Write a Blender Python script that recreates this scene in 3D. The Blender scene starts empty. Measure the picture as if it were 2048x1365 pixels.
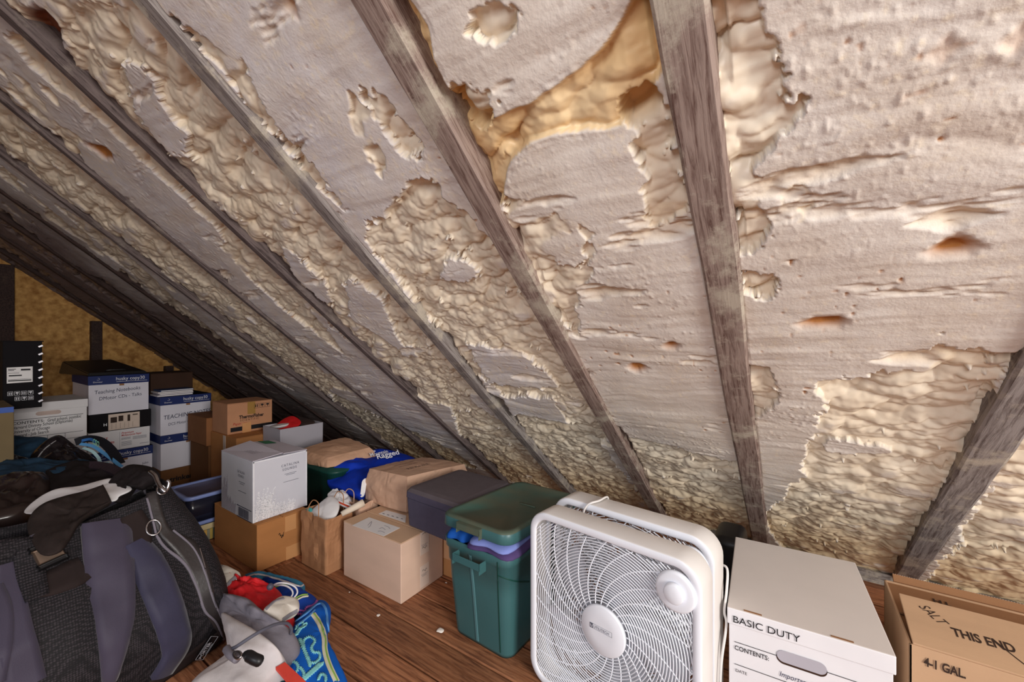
import bpy, bmesh, math, random
import numpy as np
from mathutils import Vector, Matrix, noise
from mathutils.bvhtree import BVHTree
random.seed(4)
SC = bpy.context.scene
COL = SC.collection
PI = math.pi

# ------------------------------------------------------------------ camera
CAM_H = 1.0
YAW = math.radians(34.235)
FPX = 820.0                                    # focal length in pixels of a 2048 wide frame
cam_d = bpy.data.cameras.new('camera')
cam_d.sensor_width = 36.0
cam_d.lens = FPX / 2048 * 36
cam_d.clip_start = 0.02
cam = bpy.data.objects.new('camera', cam_d)
COL.objects.link(cam)
cam.location = (0, 0, CAM_H)
cam.rotation_euler = (PI / 2, 0, YAW)
SC.camera = cam

# ------------------------------------------------------------------ light, exposure
SC.view_settings.view_transform = 'Standard'
SC.view_settings.look = 'None'
SC.view_settings.gamma = 1
SC.view_settings.exposure = 0.0
w = bpy.data.worlds.new('world')
SC.world = w
w.use_nodes = True
w.node_tree.nodes['Background'].inputs[0].default_value = (0.90, 0.94, 1.0, 1)
w.node_tree.nodes['Background'].inputs[1].default_value = 0.42


def area_light(name, loc, target, sx, sy, power, color):
    d = bpy.data.lights.new(name, 'AREA')
    d.shape = 'RECTANGLE'
    d.size = sx
    d.size_y = sy
    d.energy = power
    d.color = color
    o = bpy.data.objects.new(name, d)
    COL.objects.link(o)
    o.location = loc
    o.rotation_euler = (Vector(target) - Vector(loc)).to_track_quat('-Z', 'Y').to_euler()
    return o


area_light('gable_window_daylight', (2.6, -0.5, 1.35), (-1.5, 0.7, 0.8), 1.0, 1.2, 108, (1.0, 0.955, 0.905))
area_light('left_fill_light', (-0.3, -2.2, 1.55), (-1.5, 1.2, 0.6), 1.6, 1.0, 78, (0.92, 0.93, 1.0))  # added fill light behind the camera, lifts the left side

# ------------------------------------------------------------------ frame of the photograph -> world
FW = Vector((-math.sin(YAW), math.cos(YAW), 0))
RT = Vector((math.cos(YAW), math.sin(YAW), 0))
CAM = Vector((0, 0, CAM_H))
RY0, RK = 2.30, 0.827                          # roof underside: z = (RY0 - y) * RK
RA = math.atan(RK)
COSA, SINA = math.cos(RA), math.sin(RA)


def ray(x, y):
    return FW + RT * ((x - 1024) / FPX) + Vector((0, 0, (682.5 - y) / FPX))


def atz(x, y, z):
    d = ray(x, y)
    return CAM + d * ((z - CAM_H) / d.z)


def att(x, y, t):
    return CAM + ray(x, y) * t


def at_x(x, y, X):
    d = ray(x, y)
    return CAM + d * (X / d.x)


def at_roof(x, y):
    d = ray(x, y)
    return CAM + d * ((RY0 * RK - CAM_H) / (d.z + RK * d.y))


# ------------------------------------------------------------------ materials
MATS = {}


def lin(c):
    return tuple(((v / 255) / 12.92 if v / 255 <= 0.04045 else ((v / 255 + 0.055) / 1.055) ** 2.4) for v in c)


def mat(name, rgb, rough=0.7, var=0.12, scale=12, bump=0.0, bscale=80, spec=0.3, metal=0.0, stretch=(1, 1, 1), rgb2=None,
        thr=None, coat=0.0, trans=0.0, sheen=0.0):
    if name in MATS:
        return MATS[name]
    m = bpy.data.materials.new(name)
    m.use_nodes = True
    nt = m.node_tree
    b = nt.nodes['Principled BSDF']
    b.inputs['Roughness'].default_value = rough
    b.inputs['Specular IOR Level'].default_value = spec
    b.inputs['Metallic'].default_value = metal
    b.inputs['Coat Weight'].default_value = coat
    b.inputs['Transmission Weight'].default_value = trans
    b.inputs['Sheen Weight'].default_value = sheen
    tc = nt.nodes.new('ShaderNodeTexCoord')
    mp = nt.nodes.new('ShaderNodeMapping')
    mp.inputs['Scale'].default_value = stretch
    nt.links.new(tc.outputs['Object'], mp.inputs['Vector'])
    n = nt.nodes.new('ShaderNodeTexNoise')
    n.inputs['Scale'].default_value = scale
    n.inputs['Detail'].default_value = 5
    nt.links.new(mp.outputs[0], n.inputs['Vector'])
    cr = nt.nodes.new('ShaderNodeValToRGB')
    c = lin(rgb)
    c2 = lin(rgb2) if rgb2 else tuple(min(1, v * (1 + var)) for v in c)
    c1 = c if rgb2 else tuple(v * (1 - var) for v in c)
    lo, hi = thr if thr else (0.3, 0.7)
    cr.color_ramp.elements[0].position = lo
    cr.color_ramp.elements[1].position = hi
    cr.color_ramp.elements[0].color = (*c1, 1)
    cr.color_ramp.elements[1].color = (*c2, 1)
    nt.links.new(n.outputs['Fac'], cr.inputs[0])
    nt.links.new(cr.outputs[0], b.inputs['Base Color'])
    if bump > 0:
        n2 = nt.nodes.new('ShaderNodeTexNoise')
        n2.inputs['Scale'].default_value = bscale
        n2.inputs['Detail'].default_value = 3
        nt.links.new(mp.outputs[0], n2.inputs['Vector'])
        bp = nt.nodes.new('ShaderNodeBump')
        bp.inputs['Strength'].default_value = bump
        bp.inputs['Distance'].default_value = 0.002
        nt.links.new(n2.outputs['Fac'], bp.inputs['Height'])
        nt.links.new(bp.outputs[0], b.inputs['Normal'])
    MATS[name] = m
    return m


def weave(name, rgb, rgb2, scale=260, rough=0.75):
    """ballistic nylon: tiny two-tone weave"""
    if name in MATS:
        return MATS[name]
    m = mat(name, rgb, rough, spec=0.35)
    nt = m.node_tree
    b = nt.nodes['Principled BSDF']
    tc = nt.nodes.new('ShaderNodeTexCoord')
    v = nt.nodes.new('ShaderNodeTexVoronoi')
    v.inputs['Scale'].default_value = scale
    v.inputs['Randomness'].default_value = 0.25
    nt.links.new(tc.outputs['Object'], v.inputs['Vector'])
    cr = nt.nodes.new('ShaderNodeValToRGB')
    cr.color_ramp.elements[0].position = 0.15
    cr.color_ramp.elements[1].position = 0.55
    cr.color_ramp.elements[0].color = (*lin(rgb2), 1)
    cr.color_ramp.elements[1].color = (*lin(rgb), 1)
    nt.links.new(v.outputs['Distance'], cr.inputs[0])
    nt.links.new(cr.outputs[0], b.inputs['Base Color'])
    bp = nt.nodes.new('ShaderNodeBump')
    bp.inputs['Strength'].default_value = 0.35
    bp.inputs['Distance'].default_value = 0.001
    bp.invert = True
    nt.links.new(v.outputs['Distance'], bp.inputs['Height'])
    nt.links.new(bp.outputs[0], b.inputs['Normal'])
    return m


CARD = mat('cardboard_tan', (214, 178, 146), 0.85, 0.06, 6, 0.15, 160, 0.15, stretch=(1, 1, 3))
CARD_PINK = mat('cardboard_pale', (222, 190, 168), 0.85, 0.05, 5, 0.15, 160, 0.15, stretch=(1, 1, 3))
CARD_BRN = mat('cardboard_brown', (188, 130, 80), 0.85, 0.08, 5, 0.15, 160, 0.15, stretch=(1, 1, 3))
CARD_DK = mat('cardboard_dark_brown', (118, 80, 50), 0.85, 0.1, 5, 0.15, 160, 0.15)
CARD_GAL = mat('cardboard_kraft', (184, 150, 118), 0.82, 0.07, 5, 0.12, 160, 0.2, stretch=(1, 4, 1))
KRAFT_IN = mat('cardboard_kraft_inside', (146, 106, 74), 0.85, 0.08, 6, 0.1, 160, 0.2)
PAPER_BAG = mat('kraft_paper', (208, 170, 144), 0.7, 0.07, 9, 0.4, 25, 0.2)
PAPER_BAG_DK = mat('kraft_paper_dark_brown', (176, 128, 92), 0.8, 0.08, 9, 0.4, 25, 0.2)  # darker brown kraft paper
WHITE = mat('white_card', (226, 224, 226), 0.7, 0.03, 8, 0.05, 120, 0.2)
WHITE_COOL = mat('white_card_cool', (222, 220, 230), 0.7, 0.03, 8, 0.05, 120, 0.2)
GREIGE = mat('white_card_dusty', (214, 206, 200), 0.75, 0.04, 4, 0.05, 120, 0.2)
GREYCARD = mat('grey_card', (176, 172, 180), 0.75, 0.04, 6, 0.05, 120, 0.2)
LILAC = mat('pale_lilac_card', (204, 198, 208), 0.75, 0.04, 6, 0.05, 120, 0.2)
PAPER = mat('paper_white', (236, 234, 234), 0.8, 0.02, 8)
PAPER_DIM = mat('paper_label', (214, 196, 182), 0.8, 0.04, 30)
INK = mat('black_ink', (26, 24, 28), 0.6, 0.05)
INK_BROWN = mat('brown_black_ink', (52, 36, 28), 0.7, 0.05)
INK_GREY = mat('grey_ink', (110, 108, 122), 0.7, 0.05)
INK_RED = mat('red_ink', (176, 40, 34), 0.7, 0.05)
INK_BLUE = mat('pen_ink', (48, 50, 78), 0.7, 0.05)
WINK = mat('white_print', (226, 226, 232), 0.7, 0.02)
NAVY = mat('navy_print', (22, 40, 98), 0.6, 0.06, 6, spec=0.3)
BLACKCARD = mat('black_card', (20, 18, 22), 0.75, 0.1, 6, spec=0.15)
BLACKPL = mat('black_plastic', (24, 23, 25), 0.4, 0.1, 20, spec=0.4)
DKBROWN = mat('dark_brown_card', (60, 38, 26), 0.8, 0.1)
FANW = mat('white_plastic', (236, 239, 246), 0.38, 0.02, 5, spec=0.4)
FANTOP = mat('white_plastic_dusty', (226, 222, 218), 0.5, 0.05, 8, spec=0.3)
FANGREY = mat('fan_logo_grey', (88, 90, 104), 0.6, 0.02)
TOTE = mat('green_plastic', (62, 104, 106), 0.38, 0.07, 3, 0.06, 60, 0.4)
TOTE_DK = mat('dark_green_plastic', (24, 70, 62), 0.42, 0.07, 3, 0.06, 60, 0.4)
TOTE_LID = mat('green_plastic_dusty', (62, 92, 82), 0.55, 0.06, 4, 0.08, 60, 0.35, rgb2=(100, 96, 76), thr=(0.38, 0.66))
COOLER = mat('charcoal_foam', (84, 80, 98), 0.85, 0.06, 40, 0.3, 300, 0.15)
COOLER_TOP = mat('charcoal_foam_dusty', (98, 90, 94), 0.88, 0.06, 30, 0.3, 300, 0.12)
CLEARLID = mat('pale_blue_plastic', (138, 156, 214), 0.35, 0.06, 4, spec=0.5)
SMOKE = mat('smoky_clear_plastic', (34, 34, 48), 0.2, 0.1, 4, spec=0.5)
BLUEBAG = mat('royal_blue_cloth', (14, 54, 178), 0.7, 0.12, 10, 0.2, 200, 0.2)
CHROME = mat('nickel_metal', (190, 188, 190), 0.25, 0.05, spec=0.5, metal=1.0)
COPPER = mat('copper_rivet', (176, 122, 100), 0.35, 0.05, metal=1.0)


def wood(name, base, dark, pale, sc=9, streak=(1, 14, 14), pthr=(0.52, 0.62), rough=0.8):
    m = bpy.data.materials.new(name)
    m.use_nodes = True
    nt = m.node_tree
    b = nt.nodes['Principled BSDF']
    b.inputs['Roughness'].default_value = rough
    b.inputs['Specular IOR Level'].default_value = 0.25
    tc = nt.nodes.new('ShaderNodeTexCoord')
    mp = nt.nodes.new('ShaderNodeMapping')
    mp.inputs['Scale'].default_value = streak
    nt.links.new(tc.outputs['Object'], mp.inputs['Vector'])
    n = nt.nodes.new('ShaderNodeTexNoise')
    n.inputs['Scale'].default_value = sc
    n.inputs['Detail'].default_value = 8
    n.inputs['Roughness'].default_value = 0.7
    n.inputs['Distortion'].default_value = 0.6
    nt.links.new(mp.outputs[0], n.inputs['Vector'])
    cr = nt.nodes.new('ShaderNodeValToRGB')
    cr.color_ramp.elements[0].position = 0.36
    cr.color_ramp.elements[1].position = 0.56
    cr.color_ramp.elements[0].color = (*lin(dark), 1)
    cr.color_ramp.elements[1].color = (*lin(base), 1)
    nt.links.new(n.outputs['Fac'], cr.inputs[0])
    n2 = nt.nodes.new('ShaderNodeTexNoise')
    n2.inputs['Scale'].default_value = 5
    n2.inputs['Detail'].default_value = 9
    n2.inputs['Roughness'].default_value = 0.75
    nt.links.new(tc.outputs['Object'], n2.inputs['Vector'])
    cr2 = nt.nodes.new('ShaderNodeValToRGB')
    cr2.color_ramp.elements[0].position = pthr[0]
    cr2.color_ramp.elements[1].position = pthr[1]
    cr2.color_ramp.elements[0].color = (0, 0, 0, 1)
    cr2.color_ramp.elements[1].color = (1, 1, 1, 1)
    nt.links.new(n2.outputs['Fac'], cr2.inputs[0])
    mx = nt.nodes.new('ShaderNodeMix')
    mx.data_type = 'RGBA'
    nt.links.new(cr2.outputs[0], mx.inputs[0])
    nt.links.new(cr.outputs[0], mx.inputs[6])
    mx.inputs[7].default_value = (*lin(pale), 1)
    nt.links.new(mx.outputs[2], b.inputs['Base Color'])
    bp = nt.nodes.new('ShaderNodeBump')
    bp.inputs['Strength'].default_value = 0.5
    bp.inputs['Distance'].default_value = 0.002
    nt.links.new(n.outputs['Fac'], bp.inputs['Height'])
    nt.links.new(bp.outputs[0], b.inputs['Normal'])
    MATS[name] = m
    return m, nt, b, mp


RAFTER_W = wood('weathered_rafter_wood', (150, 143, 139), (94, 83, 79), (180, 171, 156), pthr=(0.50, 0.60))[0]
RAFTER_RED = wood('bare_reddish_rafter_wood', (150, 132, 122), (92, 68, 60), (178, 168, 152), pthr=(0.50, 0.60))[0]
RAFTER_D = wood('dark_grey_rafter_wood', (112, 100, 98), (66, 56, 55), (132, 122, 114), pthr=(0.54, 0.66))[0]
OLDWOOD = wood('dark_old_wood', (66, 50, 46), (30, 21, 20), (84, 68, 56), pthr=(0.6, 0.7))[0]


# ------------------------------------------------------------------ object helpers
def props(o, label=None, cat=None, group=None, kind=None):
    if label:
        o['label'] = label
    if cat:
        o['category'] = cat
    if group:
        o['group'] = group
    if kind:
        o['kind'] = kind
    return o


def thing(name, label, cat, loc, group=None):
    o = bpy.data.objects.new(name, None)
    o.empty_display_size = 0.05
    COL.objects.link(o)
    o.location = loc
    return props(o, label, cat, group)


def put(o, parent):
    """parent keeping world placement; roots are unrotated when their parts are made"""
    if parent is not None:
        o.parent = parent
        if parent.parent is None:
            o.matrix_parent_inverse = Matrix.Translation(-parent.location)
    return o


def link(name, bm, m, parent=None, smooth=False, M=None):
    me = bpy.data.meshes.new(name)
    if M is not None:
        bm.transform(M)
    bmesh.ops.recalc_face_normals(bm, faces=bm.faces)
    bm.to_mesh(me)
    bm.free()
    for k in (m if isinstance(m, (list, tuple)) else [m]):
        me.materials.append(k)
    if smooth:
        for p in me.polygons:
            p.use_smooth = True
    o = bpy.data.objects.new(name, me)
    COL.objects.link(o)
    return put(o, parent)


def bm_box(bm, x0, x1, y0, y1, z0, z1, bev=0.0, seg=2, M=None):
    r = bmesh.ops.create_cube(bm, size=1)
    vs = r['verts']
    for v in vs:
        v.co = Vector((x0 + (v.co.x + .5) * (x1 - x0), y0 + (v.co.y + .5) * (y1 - y0), z0 + (v.co.z + .5) * (z1 - z0)))
        if M is not None:
            v.co = M @ v.co
    if bev > 0:
        es = list({e for v in vs for e in v.link_edges})
        bmesh.ops.bevel(bm, geom=es, offset=bev, segments=seg, affect='EDGES', profile=0.5)
    return bm


def box(name, dims, m, parent=None, bev=0.003, seg=2, M=None, smooth=False):
    bm = bmesh.new()
    bm_box(bm, *dims, bev=bev, seg=seg, M=M)
    return link(name, bm, m, parent, smooth)


def add_tube(bm, pts, r, n=6, closed=False):
    pts = [Vector(p) for p in pts]
    L = len(pts)
    rings = []
    up = None
    for i, p in enumerate(pts):
        a = pts[(i - 1) % L] if (closed or i > 0) else p
        b = pts[(i + 1) % L] if (closed or i < L - 1) else p
        t = (b - a)
        if t.length < 1e-9:
            t = Vector((0, 0, 1))
        t.normalize()
        if up is None:
            up = Vector((0, 0, 1)) if abs(t.z) < 0.9 else Vector((1, 0, 0))
        s = t.cross(up)
        if s.length < 1e-6:
            s = t.orthogonal()
        s.normalize()
        up = s.cross(t).normalized()
        rr = r(i / (L - 1)) if callable(r) else r
        rings.append([bm.verts.new(p + (s * math.cos(2 * PI * k / n) + up * math.sin(2 * PI * k / n)) * rr) for k in range(n)])
    m = L if closed else L - 1
    for i in range(m):
        A, B = rings[i], rings[(i + 1) % L]
        for k in range(n):
            bm.faces.new((A[k], A[(k + 1) % n], B[(k + 1) % n], B[k]))
    if not closed:
        bm.faces.new(rings[0][::-1])
        bm.faces.new(rings[-1])


def crom(P, n, closed=False):
    """Catmull-Rom through points, n samples per span"""
    P = [Vector(p) for p in P]
    out = []
    L = len(P)
    spans = L if closed else L - 1
    for i in range(spans):
        p0 = P[(i - 1) % L] if closed or i > 0 else P[0]
        p1, p2 = P[i], P[(i + 1) % L]
        p3 = P[(i + 2) % L] if closed or i + 2 < L else P[-1]
        for k in range(n):
            t = k / n
            out.append(0.5 * ((2 * p1) + (p2 - p0) * t + (2 * p0 - 5 * p1 + 4 * p2 - p3) * t * t + (3 * p1 - p0 - 3 * p2 + p3) * t ** 3))
    if not closed:
        out.append(P[-1])
    return out


def loft(name, secs, m, parent=None, cap0=True, cap1=True, smooth=True):
    bm = bmesh.new()
    R = [[bm.verts.new(p) for p in s] for s in secs]
    n = len(R[0])
    for a, b in zip(R[:-1], R[1:]):
        for k in range(n):
            bm.faces.new((a[k], a[(k + 1) % n], b[(k + 1) % n], b[k]))
    if cap0:
        bm.faces.new(R[0][::-1])
    if cap1:
        bm.faces.new(R[-1])
    return link(name, bm, m, parent, smooth)


def rrect(cx, cy, w, d, r, z, n=6, rot=0.0):
    """rounded rectangle loop, counter-clockwise"""
    out = []
    r = min(r, w / 2 - 1e-4, d / 2 - 1e-4)
    for (sx, sy, a0) in ((1, 1, 0), (-1, 1, PI / 2), (-1, -1, PI), (1, -1, 1.5 * PI)):
        for k in range(n + 1):
            a = a0 + (PI / 2) * k / n
            x = sx * (w / 2 - r) + r * math.cos(a)
            y = sy * (d / 2 - r) + r * math.sin(a)
            out.append(Vector((cx + x * math.cos(rot) - y * math.sin(rot), cy + x * math.sin(rot) + y * math.cos(rot), z)))
    return out


def puff(name, outline, H, m, parent=None, toward=(0, 0, 1), back=0.02, rings=14, sm=5, amp=0.006, wsc=18.0, pw=2.2, seed=0.0, crease=None,
         shift=(0, 0, 0), backh=None):
    """soft pillow over a closed 3-D outline; bulges along its normal, wrinkled by noise"""
    P = crom(outline, sm, True)
    n = len(P)
    c = sum(P, Vector()) / n
    nor = Vector()
    for i in range(n):
        nor += (P[i] - c).cross(P[(i + 1) % n] - c)
    nor.normalize()
    if nor.dot(Vector(toward)) < 0:
        nor = -nor
    bm = bmesh.new()
    sh = Vector(shift)
    sv = Vector((seed, seed * 1.7, -seed))

    def ringset(sign, Hh):
        R = []
        for k in range(rings):
            s = 1 - k / rings
            s = math.sin(s * PI / 2) ** 0.9
            prof = (1 - s ** pw) ** 0.55
            ring = []
            for p in P:
                q = c + (p - c) * s
                wv = noise.fractal(q * wsc + sv, 0.8, 2.2, 4) * amp * min(1, 3 * (1 - s))
                if crease:
                    wv += crease(q) * min(1, 3 * (1 - s))
                ring.append(bm.verts.new(q + nor * (sign * Hh * prof + (wv if sign > 0 else 0)) + sh * prof))
            R.append(ring)
        top = bm.verts.new(c + nor * sign * Hh + sh)
        for a, b in zip(R[:-1], R[1:]):
            for k in range(n):
                bm.faces.new((a[k], a[(k + 1) % n], b[(k + 1) % n], b[k]))
        for k in range(n):
            bm.faces.new((R[-1][k], R[-1][(k + 1) % n], top))
        return R[0]
    a = ringset(1, H)
    b = ringset(-1, back)
    for x, y in zip(a, b):
        bmesh.ops.pointmerge(bm, verts=[x, y], merge_co=x.co)
    return link(name, bm, m, parent, True)


def bvh_of(*objs):
    vs, fs = [], []
    for o in objs:
        k = len(vs)
        vs += [v.co.copy() for v in o.data.vertices]     # meshes are made in world coordinates
        fs += [[k + i for i in p.vertices] for p in o.data.polygons]
    return BVHTree.FromPolygons(vs, fs)


def hit(tree, x, y):
    d = ray(x, y).normalized()
    loc, nor, _, _ = tree.ray_cast(CAM, d)
    if loc is None:
        return None
    if nor.dot(d) > 0:
        nor = -nor
    return loc, nor


def strip(name, tree, pts, widths, m, parent, off=0.0015, thick=0.0015, n=6, closed=False, smooth=True, crown=0.0, wave=(0, 1)):
    """a band of cloth, trim or ink lying on a surface; path given where the photograph shows it, width in metres"""
    P2 = crom([Vector((p[0], p[1], 0)) for p in pts], n)
    H = []
    last = None
    for p in P2:
        h = hit(tree, p.x, p.y)
        if h is None:
            if last is None:
                continue
            h = last
        last = h
        H.append(h)
    if len(H) < 2:
        return None
    bm = bmesh.new()
    L = len(H)
    rows = []
    for i, (q, nn) in enumerate(H):
        t = H[min(i + 1, L - 1)][0] - H[max(i - 1, 0)][0]
        if t.length < 1e-7:
            t = Vector((0, 0, 1))
        t.normalize()
        s = t.cross(nn)
        if s.length < 1e-6:
            s = t.orthogonal()
        s.normalize()
        f = i / (L - 1)
        if isinstance(widths, (list, tuple)):
            g = f * (len(widths) - 1)
            a = int(min(g, len(widths) - 2))
            wd = widths[a] + (widths[a + 1] - widths[a]) * (g - a)
        else:
            wd = widths
        row = []
        for k in (-1, -0.5, 0, 0.5, 1):
            wz = wave[0] * (1 + math.sin(f * wave[1] * 2 * PI + k * 1.3)) * (0.6 + 0.4 * k)
            row.append(bm.verts.new(q + s * wd * 0.5 * k + nn * (off + thick + wz + crown * (1 - k * k))))
        rows.append((row, [bm.verts.new(q + s * wd * 0.5 * k + nn * (off * 0.2)) for k in (-1, 1)]))
    for (a, a2), (b, b2) in zip(rows[:-1], rows[1:]):
        for k in range(4):
            bm.faces.new((a[k], a[k + 1], b[k + 1], b[k]))
        bm.faces.new((a2[0], a[0], b[0], b2[0]))
        bm.faces.new((a[4], a2[1], b2[1], b[4]))
    return link(name, bm, m, parent, smooth)


def decal(name, tree, pts, m, parent, off=0.002):
    """flat patch (label, print) on a surface from its outline in the photograph"""
    V = []
    for p in pts:
        h = hit(tree, *p)
        if h:
            V.append(h[0] + h[1] * off)
    if len(V) < 3:
        return None
    bm = bmesh.new()
    bm.faces.new([bm.verts.new(v) for v in V])
    return link(name, bm, m, parent)


def text(s, o, u, v, size, m, parent, name='lettering', sx=1.0, align='LEFT', off=0.0012, bold=0.0, shear=0.0, space=1.0, vert='BOTTOM'):
    """lettering with its base at o, running along u, upright along v"""
    u = Vector(u).normalized()
    v = Vector(v)
    v = (v - u * v.dot(u)).normalized()
    n = u.cross(v)
    cu = bpy.data.curves.new(name, 'FONT')
    cu.body = s
    cu.size = size
    cu.align_x = align
    cu.align_y = 'BOTTOM_BASELINE' if vert == 'BOTTOM' else 'CENTER'
    cu.offset = bold * size
    cu.shear = shear
    cu.space_character = space
    cu.resolution_u = 3
    cu.materials.append(m)
    R = Matrix((u * sx, v, n)).transposed().to_4x4()
    tmp = bpy.data.objects.new(name, cu)
    COL.objects.link(tmp)
    me = bpy.data.meshes.new_from_object(tmp)
    bpy.data.objects.remove(tmp)
    bpy.data.curves.remove(cu)
    me.transform(Matrix.Translation(Vector(o) + n * off) @ R)
    if not me.materials:
        me.materials.append(m)
    ob = bpy.data.objects.new(name, me)
    COL.objects.link(ob)
    put(ob, parent)
    return ob


FACES = {'+X': lambda d: (Vector((d[1], d[2], d[4])), Vector((0, 1, 0)), Vector((0, 0, 1)), Vector((1, 0, 0))),
         '-Y': lambda d: (Vector((d[0], d[2], d[4])), Vector((1, 0, 0)), Vector((0, 0, 1)), Vector((0, -1, 0))),
         'top': lambda d: (Vector((d[0], d[2], d[5])), Vector((1, 0, 0)), Vector((0, 1, 0)), Vector((0, 0, 1)))}


def patch(name, d, face, u0, u1, v0, v1, m, parent, off=0.0008, th=0.0006, skew=0.0):
    o, u, v, n = FACES[face](d)
    bm = bmesh.new()
    q = [(u0, v0), (u1, v0 + skew), (u1, v1 + skew), (u0, v1)]
    A = [bm.verts.new(o + u * a + v * b + n * (off + th)) for a, b in q]
    B = [bm.verts.new(o + u * a + v * b + n * 0.0001) for a, b in q]
    bm.faces.new(A)
    for i in range(4):
        bm.faces.new((A[i], B[i], B[(i + 1) % 4], A[(i + 1) % 4]))
    return link(name, bm, m, parent)


def write(s, d, face, u, v, size, m, parent, **k):
    o, U, V, n = FACES[face](d)
    k.setdefault('off', 0.0024)
    return text(s, o + U * u + V * v, U, V, size, m, parent, **k)


def bars(name, d, face, rects, m, parent, off=0.0018):
    """printed bars and rules as one mesh"""
    o, u, v, n = FACES[face](d)
    bm = bmesh.new()
    for (a, b, c, e) in rects:
        bm.faces.new([bm.verts.new(o + u * x + v * y + n * off) for x, y in ((a, c), (b, c), (b, e), (a, e))])
    return link(name, bm, m, parent)


def scribble(name, d, face, u, v, wd, h, m, parent, seed=1, loops=8, th=0.0016):
    o, U, V, n = FACES[face](d)
    rnd = random.Random(seed)
    pts = [o + U * (u + wd * i / loops + rnd.uniform(-.2, .2) * wd / loops) + V * (v + rnd.uniform(0, h)) + n * 0.002 for i in range(loops + 1)]
    bm = bmesh.new()
    add_tube(bm, crom(pts, 4), th / 2, 4)
    return link(name, bm, m, parent)


def carton(name, label, cat, d, m, bev=0.003, group=None, yaw=0.0, pivot=None, flaps=True, m_top=None, gap=0.004, bulge=0.0):
    """closed corrugated carton: body with a slight sag and two top flaps meeting along X"""
    x0, x1, y0, y1, z0, z1 = d
    piv = pivot or (x1, y0)
    t = thing(name, label, cat, (piv[0], piv[1], z0), group)
    bm = bmesh.new()
    bm_box(bm, x0, x1, y0, y1, z0, z1 - (0.004 if flaps else 0), bev=bev)
    link('body', bm, m, t)
    if flaps:
        ym = (y0 + y1) / 2
        bm = bmesh.new()
        bm_box(bm, x0, x1, y0 - 0.0005, ym - gap / 2, z1 - 0.0038, z1, bev=0.0012, seg=1)
        link('front_flap', bm, m_top or m, t)
        bm = bmesh.new()
        bm_box(bm, x0, x1, ym + gap / 2, y1 + 0.0005, z1 - 0.0038, z1 - 0.0004, bev=0.0012, seg=1)
        link('back_flap', bm, m_top or m, t)
    t['yaw'] = 0
    del t['yaw']
    if yaw:
        t.rotation_euler = (0, 0, yaw)
    return t


# ================================================================== roof insulation
def vnoise(x, y, seed):
    """vectorised value noise, -1..1"""
    xi = np.floor(x).astype(np.int64)
    yi = np.floor(y).astype(np.int64)
    fx = x - xi
    fy = y - yi
    fx = fx * fx * (3 - 2 * fx)
    fy = fy * fy * (3 - 2 * fy)

    def h(a, b):
        v = (a * 374761393 + b * 668265263 + seed * 1442695041) & 0xffffffff
        v = ((v ^ (v >> 13)) * 1274126177) & 0xffffffff
        return ((v ^ (v >> 16)) & 0xffff) / 32767.5 - 1
    return (h(xi, yi) * (1 - fx) + h(xi + 1, yi) * fx) * (1 - fy) + (h(xi, yi + 1) * (1 - fx) + h(xi + 1, yi + 1) * fx) * fy


def fbm(x, y, seed, o=4):
    s = 0
    a = 1
    t = 0
    for k in range(o):
        s = s + a * vnoise(x * 2 ** k, y * 2 ** k, seed + k)
        t += a
        a *= 0.55
    return s / t


def hsh(a, b, seed):
    v = (a * 73856093 + b * 19349663 + seed * 83492791) & 0xffffffff
    v = ((v ^ (v >> 15)) * 2246822519) & 0xffffffff
    v = ((v ^ (v >> 13)) * 3266489917) & 0xffffffff
    return ((v ^ (v >> 16)) & 0xffff) / 65535.0


def domes(x, y, seed, rbase=0.95, tilt=0.3):
    """overlapping rounded lobes: the highest of the nine nearest; units of one cell"""
    xi = np.floor(x).astype(np.int64)
    yi = np.floor(y).astype(np.int64)
    best = np.full(x.shape, -1.0)
    for i in (-1, 0, 1):
        for j in (-1, 0, 1):
            a = xi + i
            b = yi + j
            px = a + hsh(a, b, seed)
            py = b + hsh(a, b, seed + 1)
            r = rbase * (0.62 + 0.55 * hsh(a, b, seed + 2))
            dx = (x - px) / r
            dy = (y - py) / r
            d2 = dx * dx + dy * dy
            hgt = 0.45 * hsh(a, b, seed + 3) + r * np.sqrt(np.maximum(0, 1 - d2)) - tilt * dy * r - np.where(d2 > 1, 0.4, 0)
            best = np.maximum(best, hgt)
    return best


def unproj_poly(poly):
    out = []
    for x, y in poly:
        p = at_roof(x, y)
        out.append((p.x, (RY0 - p.y) / COSA))
    return np.array(out)


def inside(X, S, poly):
    r = np.zeros(X.shape, bool)
    n = len(poly)
    for i in range(n):
        x1, y1 = poly[i]
        x2, y2 = poly[(i + 1) % n]
        c = ((y1 > S) != (y2 > S))
        with np.errstate(divide='ignore', invalid='ignore'):
            r ^= c & (X < (x2 - x1) * (S - y1) / (y2 - y1 + 1e-12) + x1)
    return r


RAFTERS = [(0.86, .075), (0.375, .07), (-0.118, .068), (-0.567, .062), (-1.07, .054), (-1.57, .036), (-2.06, .030), (-2.56, .030),
           (-3.05, .034), (-3.52, .045), (-3.98, .045), (-4.44, .045)]
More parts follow.
